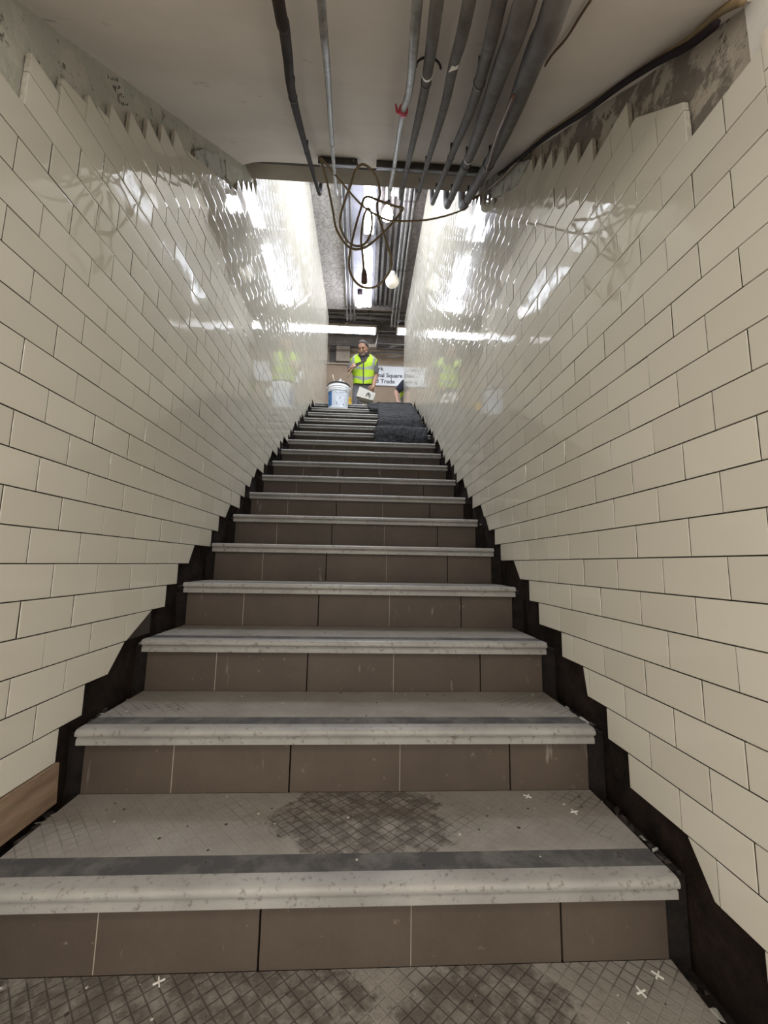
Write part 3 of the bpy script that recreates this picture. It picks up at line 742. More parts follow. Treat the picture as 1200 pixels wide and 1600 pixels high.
# crosswise pipes, hangers and boxes under the dark hall ceiling
for pts, r, m, lb, grp in (
    ([(-4.0,6.25,5.36),(-0.211,6.25,5.393),(0.761,6.25,5.417),(4.0,6.25,5.45)], 0.017, GALV, 'long pale pipe crossing the hall right behind the stair ceiling', 'pipes crossing the upper hall'),
    ([(-4.0,6.32,5.33),(-0.45,6.32,5.36),(1.5,6.32,5.30)], 0.024, PIPE_G, 'upper grey pipe crossing behind the square junction plate', 'pipes crossing the upper hall'),
    ([(-4.0,6.35,5.25),(-0.45,6.35,5.29),(1.5,6.35,5.24)], 0.020, PIPE_B, 'dark brown pipe crossing the hall at ceiling end height', 'pipes crossing the upper hall'),
    ([(0.036,6.40,6.16),(0.036,6.40,5.50),(0.06,6.40,5.42),(0.14,6.40,5.413),(0.445,6.40,5.416)], 0.024, PIPE_G, 'short thick grey pipe stub above the cross lamp', 'pipes crossing the upper hall'),
    ([(0.164,6.5,5.442),(0.292,6.5,5.423),(0.404,6.5,5.394),(0.564,6.5,5.393),(0.643,6.5,5.457),(0.674,6.5,5.597),(0.674,6.5,6.15)], 0.020, GALV, 'bent pale pipe curving upwards near the right wall', 'pipes crossing the upper hall'),
    ([(-4.0,7.35,5.36),(-0.338,7.35,5.375),(0.281,7.35,5.33),(4.0,7.35,5.30)], 0.022, DARK, 'dark pipe crossing above the back wall moulding', 'pipes crossing the upper hall'),
    ([(0.015,7.38,5.367),(0.243,7.38,5.472),(0.617,7.38,5.451),(4.0,7.38,5.42)], 0.020, GALV, 'pale pipe rising then crossing behind the hanger rod', 'pipes crossing the upper hall'),
    ([(0.405,7.42,5.328),(0.599,7.42,5.431),(1.4,7.42,5.6)], 0.018, GALV, 'pale slanting pipe above the sign', 'pipes crossing the upper hall'),
    ([(0.10,7.45,5.26),(0.194,7.45,5.271),(0.637,7.45,5.291),(4.0,7.45,5.33)], 0.018, PIPE_G, 'grey pipe crossing low above the sign', 'pipes crossing the upper hall'),
    ([(0.45,7.5,5.21),(0.691,7.5,5.228),(0.805,7.5,5.299),(1.6,7.5,5.40)], 0.013, GALV, 'thin pale cable pipe sagging just above the sign', 'pipes crossing the upper hall'),
    ([(-4.0,6.9,5.62),(4.0,6.9,5.66)], 0.035, PIPE_G, 'thick grey pipe crossing above the cross lamps', 'pipes crossing the upper hall'),
    ([(-4.0,7.1,5.50),(4.0,7.1,5.50)], 0.03, DARK, 'thick dark pipe crossing behind the cross lamps', 'pipes crossing the upper hall'),
    ([(0.238,6.88,5.95),(0.233,6.88,5.518),(0.182,6.88,5.123)], 0.011, GALV, 'thin hanger rod dropping beside the cross lamp', None),
    ([(0.05,6.35,6.15),(0.05,6.35,5.33)], 0.014, GALV, 'short vertical hanger pipe behind the long crossing pipe', None),
    ([(-0.56,6.5,5.27),(-0.513,6.5,5.29),(-0.311,6.5,5.402),(-0.06,6.5,5.526),(0.1,6.5,5.62),(0.45,6.5,6.16)], 0.009, CABLE_T, 'pale slanting wire above the cross lamp', None),
    ([(0.18,6.72,5.34),(0.40,6.72,5.335),(0.60,6.72,5.35)], 0.010, GALV, 'thin conduit linking the two cross lamps', None)):
    o = MB().tube(pts, r, 10, smooth=4 if len(pts) > 2 else 0).build('hall_pipe' if grp else 'hanger_rod', m, auto=50)
    tag(o, lb, 'pipe', grp)
o = empty('junction_plate', (-0.324, 6.18, 5.35)); MB().box(-0.114, 0.114, -0.03, 0.03, -0.055, 0.055).build('plate_body', GALV, o)
MB().box(-0.09, 0.09, -0.04, -0.029, -0.03, 0.035).build('plate_cover', PIPE_G, o); tag(o, 'square pale junction box where the left conduits end', 'box')
o = MB().box(0.02, 0.20, 7.20, 7.30, 5.26, 5.33).build('cable_box', SOFFIT); MB().tube([(0.05,7.25,5.32),(0.05,7.25,6.16)], 0.008, 8).build('box_stem', GALV, o); tag(o, 'small beige box among the pipes beside the man', 'box')

# ------------------------------------------------------------------ sign on the back wall
SIGN_W = mat('sign_white', (0.66, 0.68, 0.72), 0.4); SIGN_K = mat('sign_black', (0.02, 0.02, 0.025), 0.5)
sg = empty('wall_sign', (0.45, 7.72, 4.90))
MB().box(-0.44, 0.60, -0.012, 0.03, -0.265, 0.235).build('sign_panel', SIGN_W, sg)
def text(body, x, z, size, parent, m, align='RIGHT', nm='sign_lettering', y=-0.014):
    cu = bpy.data.curves.new(nm, 'FONT'); cu.body = body; cu.size = size; cu.align_x = align; cu.resolution_u = 4; cu.extrude = 0.001; cu.offset = 0.0028
    cu.materials.append(m); t_ = bpy.data.objects.new(nm, cu); C.objects.link(t_)
    dg = bpy.context.evaluated_depsgraph_get(); dg.update(); me = bpy.data.meshes.new_from_object(t_.evaluated_get(dg)); bpy.data.objects.remove(t_)
    o = bpy.data.objects.new(nm, me); C.objects.link(o); o.parent = parent
    o.location = (x, y, z); o.rotation_euler = (R(90), 0, 0); return o
text('ark', -0.075, 0.090, 0.135, sg, SIGN_K)
text('nal Square', 0.365, -0.065, 0.135, sg, SIGN_K)
text('d Trade', 0.190, -0.208, 0.135, sg, SIGN_K)
tag(sg, 'white wall sign with black lettering on the back wall', 'sign')

# ------------------------------------------------------------------ bucket on the step below the landing
BK_W = mat('bucket_white_plastic', (0.84, 0.86, 0.88), 0.35); BK_B = mat('bucket_label_blue', (0.03, 0.16, 0.42), 0.4)
BK_L = mat('bucket_label_white', (0.74, 0.80, 0.88), 0.4); BK_T = mat('label_grey_print', (0.30, 0.33, 0.40), 0.5); BK_K = mat('bucket_black', (0.02, 0.02, 0.022), 0.4)
bz = 15*RISE; BX, BY = -0.362, 4.372
bk = empty('bucket', (BX, BY, bz+0.0005))
r0, r1, H = 0.130, 0.152, 0.37
rad = lambda z: r0+(r1-r0)*z/H
MB().lathe([(0.02,0.004),(r0-0.006,0.0),(r0,0.006)]+[(rad(z),z) for z in (0.05,0.15,0.25,0.30)]+[(rad(0.36),0.36),(rad(0.37)-0.004,0.368),(rad(0.30)-0.008,0.32),(r0-0.01,0.28)], 0, 0, 40).build('bucket_body', BK_W, bk, auto=50)
for z in (0.262, 0.288, 0.318):
    MB().lathe([(rad(z),z-0.008),(rad(z)+0.007,z-0.006),(rad(z)+0.007,z+0.004),(rad(z),z+0.006)], 0, 0, 40, cap=False).build('bucket_band', BK_W, bk, auto=40)
MB().lathe([(rad(0.36)-0.008,0.352),(rad(0.36)+0.006,0.35),(rad(0.36)+0.008,0.362),(rad(0.36)+0.002,0.372),(rad(0.36)-0.008,0.372)], 0, 0, 40, cap=False).build('bucket_rim', BK_K, bk, auto=40)
def patch(a0, a1, z0, z1, m, nm, off=0.0012, parent=bk, n=16):
    mb = MB()
    for i in range(n+1):
        a = R(a0+(a1-a0)*i/n)
        for z in (z0, z1): mb.v.append(((rad(z)+off)*math.cos(a), (rad(z)+off)*math.sin(a), z))
    mb.f = [(2*i,2*i+2,2*i+3,2*i+1) for i in range(n)]; mb.m = [0]*n
    return mb.build(nm, m, parent, smooth=True)
lab = patch(205, 345, 0.02, 0.245, BK_L, 'bucket_label')
patch(200, 236, 0.045, 0.245, BK_B, 'label_blue_field', 0.002, lab)
rr = random.Random(4)
tm = MB()
for row in range(11):
    z = 0.225-0.017*row; a = 242
    while a < 338:
        wv = rr.uniform(3, 11)
        if not (290 < a < 304 and row > 3) and rr.random() < 0.8:
            for i in range(4):
                a0, a1 = R(a+wv*i/4), R(a+wv*(i+1)/4); q = rad(z)+0.0022
                tm.add([(q*math.cos(a0),q*math.sin(a0),z),(q*math.cos(a1),q*math.sin(a1),z),(q*math.cos(a1),q*math.sin(a1),z+0.004),(q*math.cos(a0),q*math.sin(a0),z+0.004)], [(0,1,2,3)])
        a += wv+3
tm.build('label_fine_print', BK_T, lab)
for a0, z0, m in ((262, 0.075, BK_T), (262, 0.05, BK_T), (280, 0.14, BK_T), (300, 0.05, BK_T), (240, 0.19, BK_L)): patch(a0, a0+8, z0, z0+0.018, m, 'label_mark', 0.0024, lab, 3)
b = MB(); b.tube([((r1+0.012)*math.cos(R(a)), (r1+0.012)*math.sin(R(a)), 0.335-0.10*math.sin(R(a-180))) for a in range(180, 361, 12)], 0.0025, 6, smooth=2); b.build('bucket_handle', GALV, bk, smooth=True)
for sgn in (-1, 1): MB().box(sgn*(r1+0.004)-0.006, sgn*(r1+0.004)+0.006, -0.014, 0.014, 0.315, 0.345).build('handle_lug', BK_W, bk)
tag(bk, 'white plastic bucket with a blue and white label, on the step below the landing', 'bucket')
# things standing in the bucket
o = MB().tube([(BX-0.02,BY-0.02,bz+0.285),(BX-0.06,BY-0.05,bz+0.42),(BX-0.085,BY-0.06,bz+0.50)], [0.006,0.006,0.008], 8).build('wooden_stick', mat('pale_wood', (0.55,0.44,0.30), 0.6), smooth=True)
tag(o, 'short pale wooden stick poking out of the white bucket', 'stick')
b = MB(); nn = 18; rr = random.Random(6)
for i in range(nn+1):
    for j in range(nn+1):
        u, v_ = i/nn*2-1, j/nn*2-1; rd = min(1, math.hypot(u, v_))
        b.v.append((BX+0.03+0.085*u, BY+0.09*v_, bz+0.34+0.105*(1-rd**2.2)+0.06*noise.noise(Vector((u*2.6,v_*2.6,2)))))
b.f = [(i*(nn+1)+j, (i+1)*(nn+1)+j, (i+1)*(nn+1)+j+1, i*(nn+1)+j+1) for i in range(nn) for j in range(nn)]; b.m = [0]*len(b.f)
tag(b.build('rag', mat('pale_grey_rag', (0.55,0.55,0.54), 0.9), smooth=True), 'crumpled pale rag bulging out of the white bucket', 'rag')

# coil of yellow hose on the landing just behind the bucket
YEL = mat('yellow_hose', (0.75, 0.46, 0.03), 0.45)
b = MB(); pts = []
for i in range(120):
    a = i/16*2*math.pi; q = 0.062+0.004*math.sin(i*0.7)
    pts.append((-0.268+q*math.cos(a), 4.72+q*math.sin(a), LAND+0.013+0.150*i/119))
b.tube(pts, 0.0125, 8); tag(b.build('yellow_hose', YEL, smooth=True), 'coil of yellow hose on the landing behind the white bucket', 'hose')

# ------------------------------------------------------------------ black quilted blankets over the steps at the right
QUILT = mat('black_quilted_fabric', (0.012, 0.013, 0.015), 0.8, 0, 0.4)
k = N(QUILT); v = k.obj(); s = k.sep(v)
def qline(ax, ay):
    u = k.math('ADD', k.math('MULTIPLY', s['X'], ax), k.math('MULTIPLY', s['Y'], ay))
    return k.math('ABSOLUTE', k.math('SINE', k.math('MULTIPLY', u, 48.0)))
qh = k.math('MINIMUM', qline(1, 0.7), qline(1, -0.7))
k.l(k.mix(k.noise(v, 12, 5, 0.6, 0.5, 0.7), (0.0055, 0.006, 0.0075), (0.017, 0.017, 0.019)), k.b.inputs['Base Color'])
k.bump(k.math('ADD', k.math('POWER', qh, 0.5), k.math('MULTIPLY', k.noise(v, 14, 4), 1.5)), 0.8, 0.010)
def blanket(x0, x1, prof, th, lb, seed, skew=0.0):
    """quilt draped along a (y,z) path with rumpled edges"""
    P = spline([Vector((0,y,z)) for y,z in prof], 7); nx = 34; mb = MB(); n = len(P)
    for lay in (0, 1):
        for i, p in enumerate(P):
            t = (P[min(i+1,n-1)]-P[max(i-1,0)]).normalized(); nr = Vector((0,-t.z,t.y))
            if nr.z < 0 and abs(nr.z) > abs(nr.y): nr = -nr
            if nr.y > 0.3: nr = -nr
            for q in range(nx+1):
                u = q/nx; x = x0+(x1-x0)*u + skew*(1-u)*(i/n)
                wv = noise.fractal(Vector((x*5+seed, p.y*6, p.z*6)), 0.8, 2, 3)
                edge = min(1.0, min(u, 1-u)*14, i/2.5, (n-1-i)/2.5)
                d = (th*(0.35+0.65*math.sqrt(max(0,edge))) + wv*0.010) if lay == 0 else 0.003
                x_ = x + 0.012*noise.noise(Vector((p.y*7, seed, u*2)))
                mb.v.append((x_, p.y+nr.y*d, p.z+nr.z*d))
    w_ = nx+1
    def id_(l, i, q): return l*n*w_+i*w_+q
    for l in (0, 1):
        for i in range(n-1):
            for q in range(nx): mb.f.append((id_(l,i,q), id_(l,i,q+1), id_(l,i+1,q+1), id_(l,i+1,q)))
    for i in range(n-1):
        for q in (0, nx): mb.f.append((id_(0,i,q), id_(0,i+1,q), id_(1,i+1,q), id_(1,i,q)))
    for q in range(nx):
        for i in (0, n-1): mb.f.append((id_(0,i,q), id_(0,i,q+1), id_(1,i,q+1), id_(1,i,q)))
    mb.m = [0]*len(mb.f)
    o = mb.build('moving_blanket', QUILT, smooth=True); tag(o, lb, 'blanket', 'black quilted blankets on the upper steps'); return o
nz = lambda i: (i*RUN, i*RISE)
# uppermost: from the landing down over four nosings
blanket(0.16, 0.672, [(4.85,LAND+0.004),(16*RUN+0.02,LAND+0.006),(16*RUN-0.02,LAND-0.02),(15*RUN-0.012,15*RISE+0.012),(14*RUN-0.012,14*RISE+0.012),(13*RUN-0.012,13*RISE+0.014),(13*RUN-0.03,13*RISE-0.05),(13*RUN-0.02,13*RISE-0.09)], 0.035, 'black quilted moving blanket draped from the landing, uppermost and largest of the pile', 3, 0.02)
blanket(0.155, 0.655, [(13*RUN+0.015,12*RISE+0.06),(13*RUN-0.05,12*RISE+0.06),(12*RUN+0.05,12*RISE+0.06),(12*RUN-0.015,12*RISE+0.01),(12*RUN-0.035,12*RISE-0.06),(12*RUN-0.02,12*RISE-0.10)], 0.055, 'black quilted moving blanket folded over the step below the largest one', 17)
blanket(0.115, 0.655, [(12*RUN-0.0,11*RISE+0.06),(12*RUN-0.08,11*RISE+0.06),(11*RUN+0.04,11*RISE+0.04),(11*RUN-0.02,11*RISE+0.0),(11*RUN-0.05,11*RISE-0.09),(11*RUN-0.06,11*RISE-0.165)], 0.055, 'black quilted moving blanket with a ragged flap, lowest of the pile', 29)
blanket(0.02, 0.20, [(4.80,LAND+0.003),(16*RUN+0.02,LAND+0.004),(16*RUN-0.016,LAND-0.01),(15*RUN+0.09,15*RISE+0.06),(15*RUN+0.0,15*RISE+0.012),(15*RUN-0.018,15*RISE-0.04)], 0.018, 'narrow black cloth flap beside the largest blanket, near the bucket', 41, 0.05)

# ------------------------------------------------------------------ people
SKIN = mat('skin', (0.32, 0.175, 0.115), 0.55); SKIN2 = mat('skin_fair', (0.55, 0.33, 0.25), 0.5)
def chain_mesh(chains, name):
    """chains: lists of (point, radius): tapered limbs with rounded ends, fused later by the remesh"""
    bm = bmesh.new()
    for ch in chains:
        P = [Vector(p) for p, r in ch]; Rr = [r for p, r in ch]
        kq = 5; Q = spline(P, kq); rq = []
        for i in range(len(P)-1): rq += [Rr[i]+(Rr[i+1]-Rr[i])*q/kq for q in range(kq)]
        rq.append(Rr[-1])
        mb = MB().tube(Q, rq, 20); me = bpy.data.meshes.new('limb'); me.from_pydata(mb.v, [], mb.f); bm.from_mesh(me)
        for p, r in ((P[0], Rr[0]), (P[-1], Rr[-1])): bm.from_mesh(blob(p, r*0.985, r*0.985, r*0.985, None, 8))
    bmesh.ops.recalc_face_normals(bm, faces=bm.faces)
    me = bpy.data.meshes.new(name); bm.to_mesh(me); bm.free(); return me
def loft_mesh(sections, n=40):
    """closed torso loft: (centre, half-width vector, half-depth vector)"""
    mb = MB(); k_ = len(sections)
    for (c_, ax, ay) in sections:
        for q in range(n):
            a = 2*math.pi*q/n; ca, sa = math.cos(a), math.sin(a); f_ = 1.0/((abs(ca)**2.4+abs(sa)**2.4)**(1/2.4))
            mb.v.append(tuple(Vector(c_)+Vector(ax)*ca*f_+Vector(ay)*sa*f_))
    mb.f = [(i*n+q, i*n+(q+1)%n, (i+1)*n+(q+1)%n, (i+1)*n+q) for i in range(k_-1) for q in range(n)]
    mb.f += [tuple(range(n))[::-1], tuple((k_-1)*n+q for q in range(n))]
    me = bpy.data.meshes.new('torso'); me.from_pydata(mb.v, [], mb.f)
    bm = bmesh.new(); bm.from_mesh(me); bmesh.ops.recalc_face_normals(bm, faces=bm.faces); bm.to_mesh(me); bm.free(); return me
def join(meshes, name, m, parent, voxel):
    bm = bmesh.new()
    for me in meshes: bm.from_mesh(me)
    out = bpy.data.meshes.new(name); bm.to_mesh(out); bm.free(); out.materials.clear(); out.materials.append(m)
    for p in out.polygons: p.material_index = 0
    tmp = bpy.data.objects.new(name, out); C.objects.link(tmp)
    md = tmp.modifiers.new('remesh', 'REMESH'); md.mode = 'VOXEL'; md.voxel_size = voxel; md.use_smooth_shade = True
    sm = tmp.modifiers.new('smooth', 'SMOOTH'); sm.factor = 0.5; sm.iterations = 3
    dg = bpy.context.evaluated_depsgraph_get(); dg.update()
    res = bpy.data.meshes.new_from_object(tmp.evaluated_get(dg)); bpy.data.objects.remove(tmp)
    res.name = name
    res.polygons.foreach_set('use_smooth', [True]*len(res.polygons))
    if not res.materials: res.materials.append(m)
    o = bpy.data.objects.new(name, res); C.objects.link(o)
    if parent: o.parent = parent
    return o
def blob(c, rx, ry, rz, M3=None, n=16):
    """ellipsoid mesh"""
    me = bpy.data.meshes.new('blob'); bm = bmesh.new(); bmesh.ops.create_uvsphere(bm, u_segments=n*2, v_segments=n, radius=1)
    for v_ in bm.verts:
        p = Vector((v_.co.x*rx, v_.co.y*ry, v_.co.z*rz)); v_.co = (M3 @ p if M3 else p)+Vector(c)
    bm.to_mesh(me); bm.free(); return me
def head_meshes(c, M3):
    """c: centre of the skull; local -y is the face, z up"""
    L = lambda p: M3 @ Vector(p)+Vector(c)
    out = [blob(c, 0.074, 0.094, 0.098, M3), blob(L((0,-0.028,-0.062)), 0.056, 0.062, 0.062, M3), blob(L((0,-0.062,-0.100)), 0.028, 0.024, 0.020, M3)]
    out.append(blob(L((0,-0.100,-0.030)), 0.011, 0.018, 0.024, M3)); out.append(blob(L((0,-0.106,-0.045)), 0.016, 0.013, 0.010, M3))
    out.append(blob(L((0,-0.083,0.012)), 0.052, 0.016, 0.010, M3))
    for sx in (-1, 1):
        out.append(blob(L((sx*0.076,0.008,-0.020)), 0.009, 0.019, 0.030, M3)); out.append(blob(L((sx*0.040,-0.074,-0.035)), 0.020, 0.018, 0.018, M3))
    out.append(blob(L((0,-0.092,-0.072)), 0.024, 0.010, 0.006, M3)); out.append(blob(L((0,-0.090,-0.083)), 0.020, 0.010, 0.006, M3))
    return out
def hand_chains(wr, dirv, palm_n, curl=0.5, side=1):
    """five fingers off a palm; dirv along the hand, palm_n out of the palm"""
    d = Vector(dirv).normalized(); n = (Vector(palm_n)-d*Vector(palm_n).dot(d)).normalized(); s_ = d.cross(n)*side
    wr = Vector(wr); pc = wr+d*0.045
    ch = [[(wr,0.026),(pc,(0.036))]]
    for i, (off, ln) in enumerate(((0.030,0.074),(0.010,0.082),(-0.011,0.077),(-0.030,0.062))):
        b0 = wr+d*0.085+s_*off; a1 = curl*0.8; a2 = curl*1.7
        p1 = b0+(d*math.cos(a1)+n*math.sin(a1))*ln*0.5; p2 = p1+(d*math.cos(a2)+n*math.sin(a2))*ln*0.5
        ch.append([(pc,0.036),(b0,0.0115),(p1,0.010),(p2,0.008)])
    t0 = wr+d*0.035+s_*0.036+n*0.008; t1 = t0+d*0.035+s_*0.020+n*0.016; t2 = t1+d*0.028+n*0.012-s_*0.004
    ch.append([(pc,0.036),(t0,0.014),(t1,0.011),(t2,0.009)])
    return ch

VEST = mat('hi_vis_lime', (0.37, 0.56, 0.018), 0.8); b_ = VEST.node_tree.nodes['Principled BSDF']
SILV = mat('reflective_silver', (0.25, 0.26, 0.25), 0.5); ZIP = mat('black_zip', (0.015,0.015,0.015), 0.6)
GREYT = mat('grey_work_shirt', (0.115, 0.112, 0.112), 0.9); COLL = mat('dark_collar', (0.045,0.04,0.045), 0.9)
PANT = mat('grey_trousers', (0.135,0.135,0.15), 0.9); BOOT = mat('dark_boots', (0.03,0.025,0.02), 0.6); NAVY = mat('navy_tshirt', (0.018,0.02,0.035), 0.9)
HAIR = mat('short_grey_brown_hair', (0.055,0.046,0.040), 0.95); EYE = mat('eye_dark', (0.02,0.015,0.012), 0.3)

def ringshell(sections, name, m, parent, rule=None, mats=None, n=48, th=0.006):
    """lofted garment: sections (centre, right axis half-width, front axis half-depth); rule(theta,t) -> material index or None to cut"""
    mb = MB(); k_ = len(sections)
    for (c_, ax, ay) in sections:
        for q in range(n):
            a = 2*math.pi*q/n; ca, sa = math.cos(a), math.sin(a)
            f_ = 1.0/((abs(ca)**2.6+abs(sa)**2.6)**(1/2.6))
            mb.v.append(tuple(Vector(c_)+Vector(ax)*ca*f_+Vector(ay)*sa*f_))
    for i in range(k_-1):
        for q in range(n):
            mi = 0 if rule is None else rule((q+0.5)/n*360, (i+0.5)/(k_-1))
            if mi is None: continue
            mb.f.append((i*n+q, i*n+(q+1)%n, (i+1)*n+(q+1)%n, (i+1)*n+q)); mb.m.append(mi)
    o = mb.build(name, mats or [m], parent, smooth=True)
    sd = o.modifiers.new('solid', 'SOLIDIFY'); sd.thickness = th; sd.offset = 1
    return o
def interp_sections(keys, k_):
    out = []
    for i in range(k_):
        t = i/(k_-1)*(len(keys)-1); j = min(int(t), len(keys)-2); f = t-j; f = f*f*(3-2*f)
        out.append(tuple(Vector(keys[j][q]).lerp(Vector(keys[j+1][q]), f) for q in range(3)))
    return out

# the man facing the stairs, head bent, looking at the tool in his right hand
MY = 5.80
man = empty('person', (-0.05, MY, LAND))
V3 = lambda x, y, z: Vector((x+0.05, y-MY, z-LAND))          # world -> local
X3, Y3 = Vector((1,0,0)), Vector((0,1,0))
pel, chest, neck = V3(-0.045,5.86,3.74), V3(-0.05,5.83,4.10), V3(-0.045,5.79,4.255)
shR, shL = V3(-0.212,5.83,4.195), V3(0.128,5.83,4.185)        # his right arm is at image left
elR, wrR = V3(-0.285,5.80,4.00), V3(-0.262,5.64,3.925)
elL, wrL = V3(0.170,5.84,3.93), V3(0.130,5.66,3.655)
hipR, hipL = V3(-0.135,5.86,3.68), V3(0.045,5.86,3.68)
knR, knL = V3(-0.15,5.80,3.30), V3(0.06,5.83,3.30); anR, anL = V3(-0.16,5.86,LAND+0.085), V3(0.07,5.90,LAND+0.085)
HS = 1.14                                                      # he leans forward, the head large under its hair
Mh = Matrix.Rotation(R(-24), 3, 'Z') @ Matrix.Rotation(R(37), 3, 'X')   # chin tucked, turned towards the bucket
hc = V3(-0.062,5.70,4.385)
torso = [(pel+Vector((0,0,-0.10)),X3*0.150,Y3*0.105),(pel,X3*0.165,Y3*0.120),(V3(-0.048,5.86,3.92),X3*0.158,Y3*0.118),(chest,X3*0.180,Y3*0.128),(V3(-0.047,5.825,4.20),X3*0.165,Y3*0.100),(V3(-0.046,5.81,4.25),X3*0.090,Y3*0.075)]
armR = [(shR,0.062),(shR.lerp(elR,0.5),0.050),(elR,0.042),(elR.lerp(wrR,0.45),0.039),(wrR,0.027)]
armL = [(shL,0.062),(shL.lerp(elL,0.5),0.050),(elL,0.042),(elL.lerp(wrL,0.45),0.039),(wrL,0.027)]
legR = [(hipR,0.090),(hipR.lerp(knR,0.5),0.077),(knR,0.058),(knR.lerp(anR,0.35),0.056),(anR,0.040)]
legL = [(hipL,0.090),(hipL.lerp(knL,0.5),0.077),(knL,0.058),(knL.lerp(anL,0.35),0.056),(anL,0.040)]
feet = [[(anR,0.042),(anR+Vector((-0.01,-0.09,-0.045)),0.038),(anR+Vector((-0.015,-0.16,-0.05)),0.03)],[(anL,0.042),(anL+Vector((0.01,-0.09,-0.045)),0.038),(anL+Vector((0.015,-0.16,-0.05)),0.03)]]
nk = [(V3(-0.046,5.81,4.22),0.062),(neck,0.058),(hc+Vector((0.005,0.045,-0.06)),0.058)]
mm = [loft_mesh(torso), chain_mesh([armR, armL, legR, legL, nk]+feet, 'limbs')]
mm.append(chain_mesh(hand_chains(wrR, (0.03,-0.06,0.035), (0.8,0.2,0.3), 1.15, 1), 'hand'))
mm.append(chain_mesh(hand_chains(wrL, (-0.03,-0.03,-0.09), (-0.7,0.5,0.1), 0.9, -1), 'hand'))
mm += head_meshes(hc, Mh*HS)
body = join(mm, 'body', SKIN, man, 0.0055)
# hair: over the back and sides of the skull, receding in front
bm = bmesh.new(); bmesh.ops.create_uvsphere(bm, u_segments=48, v_segments=32, radius=1)
kill = []
for v_ in bm.verts:
    x, y, z = v_.co; lim = 0.20+0.78*max(0, -y)**1.2 - 0.85*max(0, y+0.25) + (0.0 if abs(x) < 0.75 else -0.45*(abs(x)-0.55)/0.45)
    if z < lim: kill.append(v_)
bmesh.ops.delete(bm, geom=kill, context='VERTS')
for v_ in bm.verts:
    nz_ = 1+0.03*noise.noise(v_.co*9); v_.co = (Mh*HS) @ Vector((v_.co.x*0.0805*nz_, v_.co.y*0.1005*nz_+0.003, v_.co.z*0.105*nz_)) + hc
me = bpy.data.meshes.new('hair'); bm.to_mesh(me); bm.free(); me.materials.append(HAIR)
for p in me.polygons: p.use_smooth = True
hr = bpy.data.objects.new('hair', me); C.objects.link(hr); hr.parent = man; sd = hr.modifiers.new('solid', 'SOLIDIFY'); sd.thickness = 0.010; sd.offset = 0
MH = Mh*HS
for sx in (-1, 1):
    for nm, p, s3, m in (('eye', (sx*0.031,-0.089,-0.006), (0.012,0.008,0.006), EYE), ('eyebrow', (sx*0.033,-0.095,0.014), (0.021,0.008,0.006), HAIR)):
        me = blob(MH @ Vector(p)+hc, *s3, MH, 8); me.materials.append(m); o = bpy.data.objects.new(nm, me); C.objects.link(o); o.parent = man
BEARD = mat('grey_stubble', (0.16,0.12,0.10), 0.9)
bm = bmesh.new()
for p, q in (((0,-0.078,-0.098),(0.036,0.034,0.024)), ((0,-0.099,-0.062),(0.027,0.009,0.006)), ((0.036,-0.046,-0.080),(0.021,0.036,0.024)), ((-0.036,-0.046,-0.080),(0.021,0.036,0.024))):
    bm.from_mesh(blob(MH @ Vector(p)+hc, *q, MH, 10))
me = bpy.data.meshes.new('beard'); bm.to_mesh(me); bm.free(); me.materials.append(BEARD)
for p in me.polygons: p.use_smooth = True
o = bpy.data.objects.new('beard', me); C.objects.link(o); o.parent = man
# clothes
tg = [(c_, ax*1.10, ay*1.12) for c_, ax, ay in torso[:-1]]+[(V3(-0.046,5.805,4.265),X3*0.085,Y3*0.078)]
join([loft_mesh(tg), chain_mesh([[(shR+Vector((0.03,0,0.0)),0.078),(shR,0.076),(shR.lerp(elR,0.5),0.070),(shR.lerp(elR,0.78),0.066)], [(shL+Vector((-0.03,0,0.0)),0.078),(shL,0.076),(shL.lerp(elL,0.5),0.070),(shL.lerp(elL,0.72),0.066)]], 'sleeves')], 'shirt', GREYT, man, 0.007)
join([loft_mesh([(pel+Vector((0,0,0.08)),X3*0.160,Y3*0.125),(pel,X3*0.172,Y3*0.130),(pel+Vector((0,0,-0.10)),X3*0.165,Y3*0.118),(pel+Vector((0,0,-0.15)),X3*0.12,Y3*0.09)]),
      chain_mesh([[(hipR,0.103),(hipR.lerp(knR,0.5),0.092),(knR,0.078),(knR.lerp(anR,0.5),0.074),(anR,0.062)], [(hipL,0.103),(hipL.lerp(knL,0.5),0.092),(knL,0.078),(knL.lerp(anL,0.5),0.074),(anL,0.062)]], 'legs')], 'trousers', PANT, man, 0.008)
for an, sx in ((anR,-0.01), (anL,0.01)):
    b1 = blob(an+Vector((sx,-0.075,-0.035)), 0.052, 0.145, 0.052); b2 = blob(an+Vector((0,0.01,0.02)), 0.055, 0.06, 0.07)
    join([b1, b2], 'boot', BOOT, man, 0.01)
